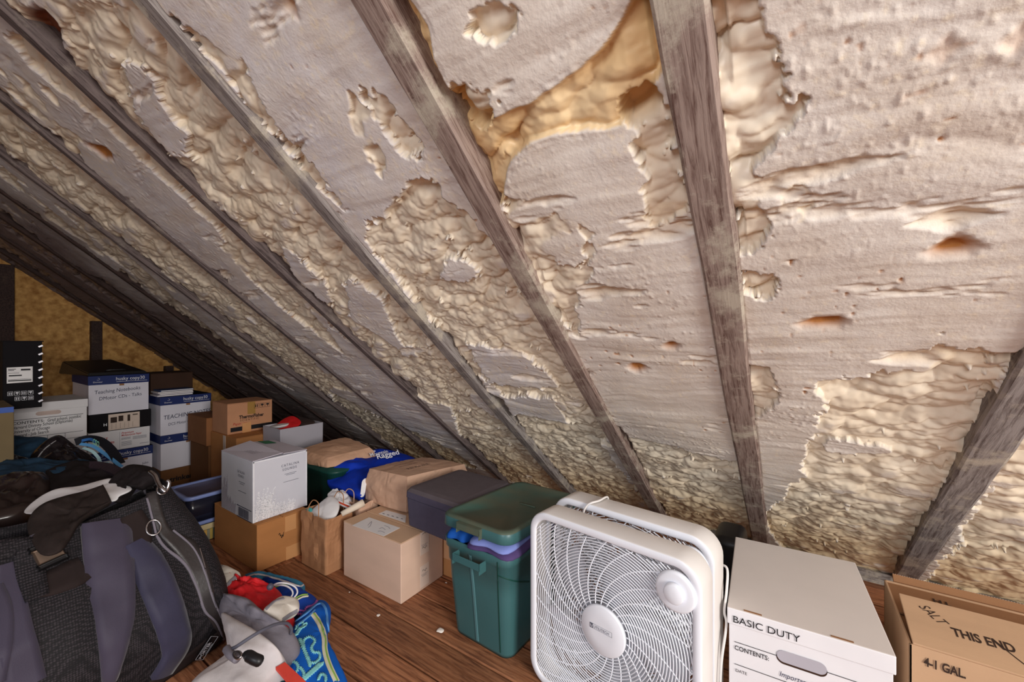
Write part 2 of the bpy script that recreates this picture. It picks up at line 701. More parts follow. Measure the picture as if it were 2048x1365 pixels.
# where the foam was left lumpy (1) and where it was sawn flush (0), outlines as the photograph shows them
LUMPY = [
    [(1400, 0), (1590, 0), (1600, 40), (1545, 100), (1560, 150), (1530, 180), (1620, 230), (1540, 290), (1500, 380), (1560, 470), (1500, 510), (1465, 500), (1430, 200)],
    [(1625, 765), (1740, 755), (1830, 745), (1880, 690), (1990, 700), (2000, 760), (1960, 900), (1880, 1000), (1840, 1100), (1800, 1200), (1560, 1100), (1525, 1040), (1560, 1000), (1600, 960), (1610, 900), (1640, 820)],
    [(2060, 840), (1990, 950), (1900, 1110), (1850, 1170), (1900, 1260), (2048, 1290), (2300, 1200), (2200, 800)],
    [(1480, 735), (1530, 730), (1560, 800), (1500, 860)], [(1475, 545), (1560, 560), (1540, 600), (1480, 600)],
    [(1240, 200), (1330, 180), (1350, 300), (1385, 410), (1300, 470), (1270, 330)],
    [(1000, 380), (1060, 410), (1180, 450), (1195, 540), (1150, 600), (1165, 700), (1110, 640), (1060, 560), (1000, 440)],
    [(900, 20), (1010, 10), (1030, 60), (960, 110), (920, 70)], [(900, 170), (990, 190), (1000, 240), (940, 270), (890, 230)],
    [(1220, 870), (1330, 890), (1480, 930), (1520, 1100), (1330, 1050), (1270, 950)],
    [(760, 440), (830, 350), (890, 370), (1010, 520), (1090, 640), (1140, 720), (1180, 800), (1010, 800), (940, 740), (850, 640), (720, 470)],
    [(320, 20), (500, 130), (520, 200), (640, 350), (700, 440), (600, 350), (400, 100)], [(700, 190), (760, 180), (860, 330), (800, 320)],
    [(1040, 830), (1180, 860), (1310, 1040), (1130, 1000), (930, 900), (960, 860)],
    [(110, 60), (170, 0), (290, 0), (560, 320), (800, 600), (860, 700), (700, 690), (600, 600), (400, 430), (230, 260)],
    [(880, 760), (1010, 850), (1100, 960), (1000, 960), (920, 880)],
    [(0, 60), (70, 70), (200, 200), (290, 300), (430, 430), (330, 370), (200, 250), (60, 140)],
    [(440, 450), (600, 600), (700, 720), (560, 620), (440, 500)],
    [(60, 280), (180, 340), (330, 480), (480, 600), (560, 690), (400, 570), (250, 450), (90, 320)],
    [(100, 400), (200, 460), (360, 610), (500, 720), (600, 790), (430, 700), (260, 550)],
    [(650, 780), (900, 900), (960, 940), (840, 920), (700, 850)],
]
FLAT = [
    [(560, 490), (640, 560), (660, 620), (590, 560)], [(690, 560), (760, 600), (800, 700), (700, 640)], [(240, 120), (300, 150), (330, 260), (270, 230)],
    [(290, 210), (380, 270), (370, 330), (300, 270)], [(870, 360), (960, 350), (930, 420), (880, 400)], [(1100, 470), (1170, 470), (1160, 540), (1110, 530)],
    [(900, 520), (960, 540), (930, 570), (870, 560)], [(930, 690), (1050, 715), (1120, 780), (980, 770)],
    [(1640, 880), (1760, 900), (1800, 915), (1650, 905)], [(1480, 30), (1560, 20), (1580, 60), (1520, 70)],
]
AMBER = [[(1000, 240), (1100, 185), (1200, 110), (1250, 30), (1280, -40), (1320, -60), (1310, 60), (1320, 130), (1290, 220), (1230, 260), (1130, 270), (1050, 285),
          (1015, 330), (1000, 390), (970, 400), (930, 330), (905, 260)],
         [(770, -60), (815, 10), (850, 60), (860, 120), (905, 200), (940, 290), (1010, 400), (985, 420), (880, 270), (790, 110), (735, -40)]]
PITS = [[(1875, 105), (1890, 85), (1905, 92), (1925, 108), (1900, 112), (1880, 122)], [(2030, 85), (2060, 60), (2060, 95)],
        [(1850, 510), (1880, 498), (1910, 480), (1960, 497), (1900, 512)], [(1585, 655), (1640, 640), (1708, 645), (1650, 657)],
        [(1255, 738), (1275, 730), (1290, 740), (1275, 747)], [(1320, 695), (1350, 690), (1350, 700)],
        [(168, 290), (185, 293), (215, 300), (216, 318), (205, 320), (190, 305)], [(565, 5), (572, 5), (588, 36), (578, 34)]]
BARE = [[(40, 30), (80, 20), (105, 50), (110, 90), (140, 150), (205, 222), (130, 160), (60, 70)],
        [(975, 788), (1000, 800), (1030, 850), (1075, 915), (1100, 945), (1140, 985), (1120, 985), (1060, 915), (1000, 840)],
        [(1225, 850), (1245, 870), (1300, 1000), (1285, 1000)], [(780, 850), (800, 852), (860, 915), (845, 915)]]


def sheet(name, xs, ss, seed, simple=False):
    X, S = np.meshgrid(xs, ss)
    # masks on a coarse raster, softened, then read back
    gx = np.arange(-4.8, 1.6, 0.01)
    gs = np.arange(-0.3, 3.7, 0.01)
    GX, GS = np.meshgrid(gx, gs)

    def blur(a, k):
        for _ in range(k):
            a = (a + np.roll(a, 1, 0) + np.roll(a, -1, 0) + np.roll(a, 1, 1) + np.roll(a, -1, 1)) / 5
        return a

    def rast(polys):
        r = np.zeros(GX.shape, bool)
        for p in polys:
            r |= inside(GX, GS, unproj_poly(p))
        return r.astype(float)

    def rd(a):
        fx = np.clip((X - gx[0]) / 0.01, 0, len(gx) - 2)
        fy = np.clip((S - gs[0]) / 0.01, 0, len(gs) - 2)
        i = fx.astype(int)
        j = fy.astype(int)
        u = fx - i
        v = fy - j
        return (a[j, i] * (1 - u) + a[j, i + 1] * u) * (1 - v) + (a[j + 1, i] * (1 - u) + a[j + 1, i + 1] * u) * v
    lum = rd(blur(np.clip(rast(LUMPY) - rast(FLAT), 0, 1), 5))
    amb = np.clip(rd(blur(rast(AMBER), 4)) * 1.7, 0, 1)
    pit_m = rast(PITS)
    pit = rd(blur(pit_m, 1))
    bare = rd(blur(rast(BARE), 1))

    # distance to nearest rafter edge
    dr = np.full(X.shape, 9.0)
    side = np.zeros(X.shape)
    for c, wd in RAFTERS:
        e = np.abs(X - c) - wd / 2
        m_ = e < dr
        dr = np.where(m_, e, dr)
        side = np.where(m_, np.sign(X - c), side)
    wx = X + 0.022 * fbm(X * 9, S * 9, 11, 3) + 0.006 * fbm(X * 34, S * 34, 12, 2)
    wy = S + 0.022 * fbm(X * 9, S * 9, 21, 3) + 0.006 * fbm(X * 34, S * 34, 22, 2)
    ang = 0.25
    ca, sa = math.cos(ang), math.sin(ang)
    rx = wx * ca + wy * sa
    ry = -wx * sa + wy * ca
    # lobes get smaller towards the eaves and the far end
    small = np.clip(0.45 + 0.8 * fbm(X * 2.3, S * 2.3, 5, 3) + 0.3 * (1.2 - S) - 0.55 * np.clip((X + 0.75) / 0.4, 0, 1), 0, 1)
    big = domes(rx / 0.078, ry / 0.040, 101) * 0.026
    mid = domes(rx / 0.044, ry / 0.025, 131) * 0.017
    tiny = domes(wx / 0.017, wy / 0.013, 161) * 0.005
    lob = big * (1 - small) * 0.95 + mid * (0.35 + 0.75 * small) + tiny * 0.22 * (0.4 + small)
    edge_lump = np.clip(1 - dr / 0.05, 0, 1) * np.clip(0.6 + 1.2 * fbm(X * 1.5, S * 6, 33, 3), 0, 1)
    n1 = fbm(X * 5, S * 5, 41, 4)
    n2 = fbm(X * 22, S * 22, 51, 3)
    far = np.clip((-1.3 - X) / 0.6, 0, 1)
    bias = np.interp(X, [-4.7, -3.6, -3.1, -2.60, -2.52, -2.1, -2.02, -1.62, -1.54, -1.10, -1.02, -0.6, -0.54], [.20, .20, -.12, -.15, .30, .28, -.25, -.25, .36, .32, .02, .0, -.6])
    bias = bias - 0.42 * np.clip((1.25 - S) / .3, 0, 1) * np.clip((S - .30) / .15, 0, 1) * np.clip((-1.05 - X) / .05, 0, 1)
    auto = np.clip((fbm(X * 3.1 + 3, S * 2.6, 61, 4) + bias + 0.22 * fbm(X * 18, S * 14, 62, 3)) * 6, 0, 1)
    rag = 0.42 * fbm(X * 26, S * 26, 63, 4) + 0.30 * fbm(X * 80, S * 80, 65, 2) + 0.2 * fbm(X * 9, S * 9, 64, 2)
    lumr = np.clip((lum + rag - 0.5) * 5 + 0.5, 0, 1)
    flatm = rd(blur(rast(FLAT), 5))
    L = np.clip(np.maximum(lumr, auto * 0.9 * (1 - flatm)) + edge_lump * 0.55, 0, 1)
    T = 0.016 + 0.012 * n1 - L * 0.064 + 0.006 * n2 * (0.5 + L)
    T = T - amb * 0.07 + amb * 0.018 * fbm(X * 6, S * 6, 71, 3)
    T = np.where(dr < 0.014, T - 0.012 * np.clip(fbm(X * 3, S * 9, 81, 3) * 2.2, 0, 1), T)
    raw = T + lob
    # sawn surface: shallow saw sweeps across the bay, crumbs
    sweep = fbm(X * 3.2 + 0.8 * S, S * 26 + 2.0 * fbm(X * 3, S * 3, 91, 2), 95, 3)
    cut = -0.003 + 0.0036 * sweep + 0.0004 * fbm(X * 60, S * 60, 96, 2) + 0.006 * fbm(X * 4, S * 4, 97, 3)
    tear = np.clip(fbm(X * 5 + 9, S * 20, 98, 5) - 0.30, 0, 1) * 0.06 * np.clip(0.6 + fbm(X * 2, S * 2, 197, 2), 0, 1)
    cut = cut - tear + 0.0016 * np.clip(fbm(X * 120, S * 110, 403, 2) - 0.2, 0, 1) * np.clip(fbm(X * 5, S * 6, 404, 3) + 0.35, 0, 1) * 3
    k = 0.0012
    hgt = -k * np.logaddexp(-raw / k, -cut / k)
    c = 1 / (1 + np.exp(-np.clip((raw - cut) / 0.0012, -30, 30)))
    hgt = hgt - pit * 0.022 * (1 + 0.4 * n2) - bare * 0.04
    hgt = hgt - np.where((amb > 0.3), 0.004 * np.abs(fbm(X * 26, S * 40, 77, 3)), 0)
    pores = np.clip(fbm(X * 70, S * 70, 99, 2) - 0.62, 0, 1) * np.clip(fbm(X * 5, S * 7, 100, 2), 0, 1) * c
    hgt = hgt - pores * 0.03
    # hug the rafters
    hgt = np.where(dr < 0, np.minimum(hgt, -0.004), hgt)
    hgt = np.maximum(hgt, -0.075)
    # foam colours; warm light and far-end shade are mixed in further down
    skin = np.array(lin((232, 220, 198)))
    skin2 = np.array(lin((228, 206, 168)))
    sawn = np.array(lin((214, 211, 213)))
    sawn2 = np.array(lin((220, 213, 206)))
    amber = np.array(lin((236, 208, 160)))
    amber2 = np.array(lin((222, 178, 112)))
    brown = np.array(lin((176, 118, 62)))
    bwood = np.array(lin((126, 72, 44)))

    def mixc(a, b, t):
        return a * (1 - t[..., None]) + b * t[..., None]
    eav = np.clip((0.75 - S) / 0.5, 0, 1)
    sk = mixc(skin[None, None], skin2[None, None], np.clip(eav + 0.25 * n1, 0, 1))
    sk = mixc(sk, amber[None, None], np.clip(amb * 1.2, 0, 1) * 0.9)
    sk = mixc(sk, amber2[None, None], np.clip(amb * (0.25 + 0.9 * fbm(X * 7, S * 7, 171, 4)), 0, 0.8))
    sw = mixc(sawn[None, None], sawn2[None, None], np.clip(0.5 + n2 * 0.9 + 0.4 * n1, 0, 1))
    sw = mixc(sw, np.array(lin((217, 208, 196)))[None, None], np.clip((X + 0.95) / 0.5 + 0.3 * n1, 0, 1) * 0.85)  # warm tint of the right-hand light mixed into the sawn colour
    speck = np.clip(fbm(X * 110, S * 110, 401, 2) - 0.25, 0, 1) * np.clip(fbm(X * 6, S * 6, 402, 3) + 0.3, 0, 1)
    sw = mixc(sw, skin[None, None], np.clip(speck * 2.5, 0, 0.8))
    cc = mixc(sk, sw, c)
    cc = mixc(cc, brown[None, None], np.clip(pores * 9, 0, 1))
    cc = mixc(cc, brown[None, None], np.clip(pit * 1.6, 0, 1))
    cc = mixc(cc, amber[None, None], np.clip(tear * 60, 0, 1) * 0.35)
    cc = mixc(cc, bwood[None, None], np.clip(bare * 1.6, 0, 1))
    # gable-end shade mixed into the colour: foam darkens towards the far end
    far_shade = np.clip((-2.45 - X + 0.35 * n1 - 0.12 * (S - 1.5)) / 1.0, 0, 1) * 0.88
    cc = mixc(cc, np.array(lin((84, 64, 66)))[None, None], far_shade)
    N = Vector((0, -SINA, -COSA))
    P = np.empty(X.shape + (3,))
    P[..., 0] = X
    P[..., 1] = RY0 - S * COSA + hgt * N.y
    P[..., 2] = S * SINA + hgt * N.z
    ny, nx = X.shape
    me = bpy.data.meshes.new(name)
    me.vertices.add(nx * ny)
    me.vertices.foreach_set('co', P.reshape(-1).astype(np.float32))
    idx = np.arange(nx * ny).reshape(ny, nx)
    q = np.stack([idx[:-1, :-1], idx[1:, :-1], idx[1:, 1:], idx[:-1, 1:]], -1).reshape(-1)
    nf = (nx - 1) * (ny - 1)
    me.loops.add(nf * 4)
    me.loops.foreach_set('vertex_index', q.astype(np.int32))
    me.polygons.add(nf)
    me.polygons.foreach_set('loop_start', (np.arange(nf) * 4).astype(np.int32))
    me.update(calc_edges=True)
    me.polygons.foreach_set('use_smooth', np.ones(nf, bool))
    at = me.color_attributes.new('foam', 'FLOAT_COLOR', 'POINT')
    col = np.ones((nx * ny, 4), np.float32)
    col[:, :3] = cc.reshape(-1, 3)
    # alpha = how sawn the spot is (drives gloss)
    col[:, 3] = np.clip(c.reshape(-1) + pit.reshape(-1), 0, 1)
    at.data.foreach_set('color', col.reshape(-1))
    o = bpy.data.objects.new(name, me)
    COL.objects.link(o)
    return o


fm = bpy.data.materials.new('spray_foam')
fm.use_nodes = True
nt = fm.node_tree
b = nt.nodes['Principled BSDF']
va = nt.nodes.new('ShaderNodeVertexColor')
va.layer_name = 'foam'
tc = nt.nodes.new('ShaderNodeTexCoord')
n1 = nt.nodes.new('ShaderNodeTexNoise')
n1.inputs['Scale'].default_value = 180
n1.inputs['Detail'].default_value = 4
nt.links.new(tc.outputs['Object'], n1.inputs['Vector'])
mul = nt.nodes.new('ShaderNodeMath')
mul.operation = 'MULTIPLY'
nt.links.new(n1.outputs['Fac'], mul.inputs[0])
nt.links.new(va.outputs['Alpha'], mul.inputs[1])
bp = nt.nodes.new('ShaderNodeBump')
bp.inputs['Strength'].default_value = 0.5
bp.inputs['Distance'].default_value = 0.0016
nt.links.new(mul.outputs[0], bp.inputs['Height'])
nt.links.new(bp.outputs[0], b.inputs['Normal'])
n3 = nt.nodes.new('ShaderNodeTexNoise')
n3.inputs['Scale'].default_value = 9
n3.inputs['Detail'].default_value = 7
nt.links.new(tc.outputs['Object'], n3.inputs['Vector'])
cr = nt.nodes.new('ShaderNodeValToRGB')
cr.color_ramp.elements[0].position = 0.3
cr.color_ramp.elements[1].position = 0.65
cr.color_ramp.elements[0].color = (0.90, 0.86, 0.82, 1)
cr.color_ramp.elements[1].color = (1, 1, 1, 1)
nt.links.new(n3.outputs['Fac'], cr.inputs[0])
mx = nt.nodes.new('ShaderNodeMix')
mx.data_type = 'RGBA'
mx.blend_type = 'MULTIPLY'
mx.inputs[0].default_value = 1
nt.links.new(va.outputs['Color'], mx.inputs[6])
nt.links.new(cr.outputs[0], mx.inputs[7])
nt.links.new(mx.outputs[2], b.inputs['Base Color'])
rr = nt.nodes.new('ShaderNodeMapRange')
rr.inputs['To Min'].default_value = 0.38
rr.inputs['To Max'].default_value = 0.9
nt.links.new(va.outputs['Alpha'], rr.inputs['Value'])
nt.links.new(rr.outputs[0], b.inputs['Roughness'])
b.inputs['Specular IOR Level'].default_value = 0.35

xs = []
x = 1.45
while x > -4.76:
    xs.append(x)
    d = abs(x + 0.1)
    x -= 0.0026 if (x < 0.75 and x > -1.2) else (0.006 if x >= 0.75 else 0.0026 + 0.0022 * (-1.2 - x))
ss = []
s = -0.12
while s < 3.55:
    ss.append(s)
    s += 0.0032 if s < 2.85 else 0.02
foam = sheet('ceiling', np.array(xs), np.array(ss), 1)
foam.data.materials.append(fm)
props(foam, kind='structure')

# ------------------------------------------------------------------ rafters
SIDE = ['at the right edge beside the kraft carton', 'rising to the upper right behind the open kraft carton', 'widest one, ending behind the white file box',
        'ending behind the two white fans', 'ending above the green tote lid beside a bare brown crack', 'ending above the charcoal cooler',
        'ending above the brown paper bag', 'ending above the blue cloth sack', 'ending above the grey open bin', 'dim, ending behind the stacked brown cartons',
        'dark, close to the far end wall', 'darkest, along the far end wall']
for i, (c, wd) in enumerate(RAFTERS):
    bm = bmesh.new()
    L = 3.5
    n = 60
    rnd = random.Random(i)
    rows = []
    for k in range(n + 1):
        s = -0.03 + (L) * k / n
        jx = noise.noise(Vector((i * 7.3, s * 2.0, 0))) * 0.004
        row = []
        for (a, hh) in ((-.5, -.09), (-.5, .004), (-.42, .009), (0.0, .0095), (.42, .009), (.5, .004), (.5, -.09)):
            e = noise.noise(Vector((i * 3.1 + a * 4, s * 9, 2))) * 0.0018
            X = c + a * wd + jx + e
            h = hh + e
            row.append(bm.verts.new((X, RY0 - s * COSA - h * SINA, s * SINA - h * COSA)))
        rows.append(row)
    for a, b2 in zip(rows[:-1], rows[1:]):
        for k in range(6):
            bm.faces.new((a[k], a[k + 1], b2[k + 1], b2[k]))
    bm.faces.new(rows[0])
    bm.faces.new(rows[-1])
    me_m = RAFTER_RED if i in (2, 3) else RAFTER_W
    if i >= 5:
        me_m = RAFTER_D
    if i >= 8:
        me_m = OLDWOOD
    # bring to local axes (X along the slope) so the grain runs along the timber
    org = Vector((c, RY0, 0))
    R = Matrix(((0, -COSA, SINA), (1, 0, 0), (0, -SINA, -COSA)))
    M = (R.to_4x4()) @ Matrix.Translation(-org)
    bm.transform(M)
    bmesh.ops.recalc_face_normals(bm, faces=bm.faces)
    me = bpy.data.meshes.new('rafter')
    bm.to_mesh(me)
    bm.free()
    me.materials.append(me_m)
    o = bpy.data.objects.new('rafter', me)
    COL.objects.link(o)
    o.matrix_world = M.inverted()
    col_word = 'dark old' if i >= 8 else ('reddish and grey weathered' if i in (2, 3) else 'grey weathered')
    props(o, f'{col_word} sloping rafter, {SIDE[i]}', 'rafter', 'roof rafters')

# eave plate under the foam, seen as a grey board behind the white file box
o = box('trim_1', (0, 1, -0.5, 0.5, -0.5, 0.5), RAFTER_W, None, bev=0)
o.data.transform(Matrix.Translation((-1.7, 2.285, 0.02)) @ Matrix.Diagonal((6.0, 0.09, 0.055, 1)))
props(o, 'weathered grey eave board running along the foot of the roof', kind='structure')

# unseen roof slope behind the camera, partial length to block world light at left
bm = bmesh.new()
zr = (RY0 + 0.4) * RK
V = [(-4.78, -0.4, zr), (-0.3, -0.4, zr), (-0.3, -3.1, 0), (-4.78, -3.1, 0)]
A = [bm.verts.new(v) for v in V]
B = [bm.verts.new((v[0], v[1] - .06, v[2] + .08)) for v in V]
bm.faces.new(A)
bm.faces.new(B[::-1])
for i in range(4):
    bm.faces.new((A[i], B[i], B[(i + 1) % 4], A[(i + 1) % 4]))
ADDED_SLOPE = mat('added_slope_brown', (120, 96, 82), 0.9, 0.15, 14, 0.8, 40, 0.2)
props(link('added_roof_slope', bm, ADDED_SLOPE), 'unseen roof slope behind the viewer, added to shade the left end', kind='structure')

# ------------------------------------------------------------------ far gable wall
bm = bmesh.new()
ny, nz = 150, 120
G = [[bm.verts.new((-4.72 + 0.018 * noise.fractal(Vector((0, y * 9, z * 9)), 0.7, 2, 4) + 0.012 * noise.noise(Vector((3, y * 24, z * 24))), y, z))
      for y in np.linspace(-1.2, 2.32, ny)] for z in np.linspace(-0.02, 2.3, nz)]
for j in range(nz - 1):
    for i in range(ny - 1):
        y = G[j][i].co.y
        if G[j][i].co.z < (RY0 - y) * RK + 0.12:
            bm.faces.new((G[j][i], G[j][i + 1], G[j + 1][i + 1], G[j + 1][i]))
for v in [v for v in bm.verts if not v.link_faces]:
    bm.verts.remove(v)
AMB = mat('amber_wall_foam', (150, 104, 54), 0.85, 0.25, 26, 0.7, 60, 0.3, rgb2=(206, 160, 96), thr=(0.3, 0.68))
props(link('wall_left', bm, AMB, None, True), 'far end wall sprayed with amber foam', kind='structure')
for i, (y0, y1, where) in enumerate(((0.345, 0.43, 'above the tall black carton'), (0.825, 0.89, 'behind the stacked paper boxes'), (1.30, 1.36, 'behind the small brown cartons'))):
    zt = (RY0 - (y0 + y1) / 2) * RK - 0.03
    o = box('stud', (-4.735, -4.665, y0, y1, 0, zt), OLDWOOD, None, bev=0.004)
    props(o, f'dark upright wall stud on the amber end wall, {where}', 'stud', 'wall studs')

# ------------------------------------------------------------------ floor
bm = bmesh.new()
seams = [-1.6, -1.45, -1.31, -1.16, -1.0, -0.86, -0.71, -0.57, -0.42, -0.28, -0.13, 0.01, 0.15, 0.28, 0.42, 0.52, 0.625, 0.745, 0.876, 0.998, 1.132, 1.27, 1.40,
         1.53, 1.66, 1.8, 1.94, 2.08, 2.2, 2.34]
rnd = random.Random(9)
cols = []
for a, b2 in zip(seams[:-1], seams[1:]):
    x = -4.75
    while x < 1.6:
        L = rnd.uniform(1.6, 3.2)
        x2 = min(x + L, 1.6)
        nb = len(bm.faces)
        dz = rnd.uniform(-0.0012, 0.0)
        bm_box(bm, x + 0.0008, x2 - 0.0008, a + 0.0026, b2 - 0.0026, -0.025, dz, bev=0.003, seg=1)
        bm.faces.ensure_lookup_table()
        cols.append((nb, len(bm.faces), rnd.random(), rnd.random()))
        x = x2
lay = bm.loops.layers.float_color.new('plank')
bm.faces.ensure_lookup_table()
for n0, n1_, c, c2 in cols:
    for f in bm.faces[n0:n1_]:
        for l in f.loops:
            l[lay] = (c, c2, 0, 1)
bm_box(bm, -4.75, 1.6, -1.6, 2.34, -0.06, -0.027)
FL, nt, b, mp = wood('floor_plank_wood', (190, 130, 92), (120, 74, 52), (196, 144, 110), sc=6, streak=(1.2, 16, 16), pthr=(0.62, 0.9), rough=0.5)
va = nt.nodes.new('ShaderNodeVertexColor')
va.layer_name = 'plank'
add = nt.nodes.new('ShaderNodeVectorMath')
add.operation = 'MULTIPLY_ADD'
add.inputs[1].default_value = (7, 7, 7)
nt.links.new(va.outputs['Color'], add.inputs[0])
nt.links.new(mp.outputs[0], add.inputs[2])
for nd in nt.nodes:
    if nd.type == 'TEX_NOISE' and nd.inputs['Scale'].default_value == 6:
        nt.links.new(add.outputs[0], nd.inputs['Vector'])
# ring figure across each board
wv = nt.nodes.new('ShaderNodeTexWave')
wv.wave_type = 'BANDS'
wv.bands_direction = 'Y'
wv.inputs['Scale'].default_value = 0.75
wv.inputs['Distortion'].default_value = 9
wv.inputs['Detail'].default_value = 2
wv.inputs['Detail Scale'].default_value = 0.6
nt.links.new(add.outputs[0], wv.inputs['Vector'])
bc = b.inputs['Base Color'].links[0].from_socket
mxw = nt.nodes.new('ShaderNodeMix')
mxw.data_type = 'RGBA'
mxw.blend_type = 'MULTIPLY'
mr = nt.nodes.new('ShaderNodeMapRange')
mr.inputs['From Min'].default_value = 0.55
mr.inputs['From Max'].default_value = 1.0
mr.inputs['To Min'].default_value = 0.0
mr.inputs['To Max'].default_value = 0.5
nt.links.new(wv.outputs['Fac'], mr.inputs['Value'])
nt.links.new(mr.outputs[0], mxw.inputs[0])
nt.links.new(bc, mxw.inputs[6])
mxw.inputs[7].default_value = (0.55, 0.42, 0.36, 1)
hs = nt.nodes.new('ShaderNodeHueSaturation')
mrv = nt.nodes.new('ShaderNodeMapRange')
mrv.inputs['To Min'].default_value = 0.62
mrv.inputs['To Max'].default_value = 1.2
sep = nt.nodes.new('ShaderNodeSeparateColor')
nt.links.new(va.outputs['Color'], sep.inputs[0])
nt.links.new(sep.outputs[0], mrv.inputs['Value'])
nt.links.new(mrv.outputs[0], hs.inputs['Value'])
nt.links.new(mxw.outputs[2], hs.inputs['Color'])
nt.links.new(hs.outputs[0], b.inputs['Base Color'])
props(link('floor', bm, FL), 'old reddish brown plank floor', kind='structure')


# ================================================================== things
def quad(name, pts, z, m, parent, th=0.0008):
    """a sheet lying level at height z, outline given as seen in the photograph"""
    bm = bmesh.new()
    P = [atz(x, y, z) for x, y in pts]
    A = [bm.verts.new(p + Vector((0, 0, th))) for p in P]
    B = [bm.verts.new(p) for p in P]
    bm.faces.new(A)
    for i in range(len(P)):
        bm.faces.new((A[i], B[i], B[(i + 1) % len(P)], A[(i + 1) % len(P)]))
    return link(name, bm, m, parent)


# ------------------------------------------------------------------ box fans
def clip_sq(px, pz, hw, hh, r):
    dx, dz = max(abs(px) - (hw - r), 0), max(abs(pz) - (hh - r), 0)
    return abs(px) <= hw and abs(pz) <= hh and dx * dx + dz * dz <= r * r


def box_fan(label, org, ang, logo, W=0.488, H=0.502, D=0.082):
    t = thing('box_fan', label, 'box fan', (org[0], org[1], 0), 'white box fans')
    M = Matrix.Translation((org[0], org[1], 0)) @ Matrix.Rotation(ang, 4, 'Z')
    cx, cz = W / 2, H / 2 - 0.002

    def loop(w_, h_, r, y, n=9):
        return [M @ Vector((p.x, y, p.y)) for p in rrect(cx, H / 2, w_, h_, r, 0, n)]
    secs = [loop(W - .046, H - .046, .040, .014), loop(W - .044, H - .044, .041, .003), loop(W - .036, H - .036, .045, -.001), loop(W - .010, H - .010, .056, 0.0),
            loop(W - .003, H - .003, .06, .002), loop(W, H, .062, .006),
            loop(W, H, .062, D - .006), loop(W - .004, H - .004, .06, D - .002), loop(W - .03, H - .03, .05, D), loop(W - .044, H - .044, .042, D - .004),
            loop(W - .046, H - .046, .04, D - .014)]
    fr = loft('frame', secs, FANTOP, t, False, False)
    fr.data.materials.append(FANW)
    nrm = M.to_3x3() @ Vector((0, -1, 0))
    for p in fr.data.polygons:
        if p.normal.dot(nrm) > 0.5 or p.normal.dot(nrm) < -0.5:
            p.material_index = 1
    hw, hh, rc = W / 2 - .022, H / 2 - .022, .042

    def grille(name, y, step, tr, ribs, twist, nr0=0.064):
        bm = bmesh.new()
        r = nr0 + step
        while r < 0.31:
            cur = []
            N = 72 if r < .12 else 120
            for k in range(N + 1):
                a = 2 * PI * k / N
                px, pz = r * math.cos(a), r * math.sin(a)
                ok = clip_sq(px, pz, hw, hh, rc)
                if ok:
                    cur.append(M @ Vector((cx + px, y, cz + pz)))
                if (not ok or k == N) and len(cur) > 2:
                    add_tube(bm, cur, tr, 4)
                if not ok:
                    cur = []
            r += step
        for k in range(ribs):
            a0 = 2 * PI * k / ribs
            cur = []
            for j in range(26):
                r = nr0 + (0.325 - nr0) * j / 25
                a = a0 + twist * (r / .25) ** 0.8
                px, pz = r * math.cos(a), r * math.sin(a)
                if not clip_sq(px, pz, hw + .002, hh + .002, rc):
                    break
                cur.append(M @ Vector((cx + px, y + tr * .6, cz + pz)))
            if len(cur) > 2:
                add_tube(bm, cur, tr * 1.25, 4)
        return link(name, bm, FANW, t)
    grille('front_grille', .004, .0072, .00135, 24, -1.15)
    grille('rear_grille', D - .006, .0105, .0013, 30, 1.0)
    # hub disc with its rim
    secs = []
    for r, y in ((.0635, .004), (.0635, -.003), (.060, -.0055), (.03, -.0065), (.004, -.0065)):
        secs.append([M @ Vector((cx + r * math.cos(a), y, cz + r * math.sin(a))) for a in np.linspace(0, 2 * PI, 48, endpoint=False)])
    hub = loft('hub', secs, FANW, t)
    # speed knob: round plate, raised dial
    kx, kz = W - .058, H - .076
    secs = []
    for r, y in ((.047, .006), (.046, -.004), (.040, -.0075), (.028, -.006)):
        secs.append([M @ Vector((kx + r * math.cos(a), y, kz + r * math.sin(a))) for a in np.linspace(0, 2 * PI, 40, endpoint=False)])
    pl = loft('knob_plate', secs, FANW, t)
    secs = []
    for r, y in ((.0235, -.004), (.0225, -.017), (.020, -.019), (.003, -.0195)):
        secs.append([M @ Vector((kx + r * math.cos(a), y, kz + r * math.sin(a))) for a in np.linspace(0, 2 * PI, 40, endpoint=False)])
    loft('knob', secs, FANW, t)
    # blades: five broad swept petals on a motor hub
    for k in range(5):
        bm = bmesh.new()
        rows = []
        for j in range(12):
            f = j / 11
            r = .045 + (.205 - .045) * f
            wdt = math.radians(28 + 28 * math.sin(PI * min(1, f * .8 + .15)))
            row = []
            for i in range(9):
                g = i / 8 - .5
                a = 2 * PI * k / 5 + 0.35 + g * 2 * wdt * (.55 if f < .08 else .5) - f * .55
                y = .040 + g * .034 * (1 - .35 * f)
                row.append(bm.verts.new(M @ Vector((cx + r * math.cos(a), y, cz + r * math.sin(a)))))
            rows.append(row)
        for a, b2 in zip(rows[:-1], rows[1:]):
            for i in range(8):
                bm.faces.new((a[i], a[i + 1], b2[i + 1], b2[i]))
        bmesh.ops.solidify(bm, geom=bm.faces[:], thickness=0.0018)
        link('blade', bm, FANW, t, True)
    secs = []
    for r, y in ((.045, .026), (.046, .030), (.046, .068), (.03, .070)):
        secs.append([M @ Vector((cx + r * math.cos(a), y, cz + r * math.sin(a))) for a in np.linspace(0, 2 * PI, 32, endpoint=False)])
    loft('motor', secs, FANW, t)
    for sx in (.09, W - .09):
        bm = bmesh.new()
        bm_box(bm, sx - .02, sx + .02, .01, D - .01, -.0005, .004, bev=.001, M=M)
        link('foot', bm, FANW, t)
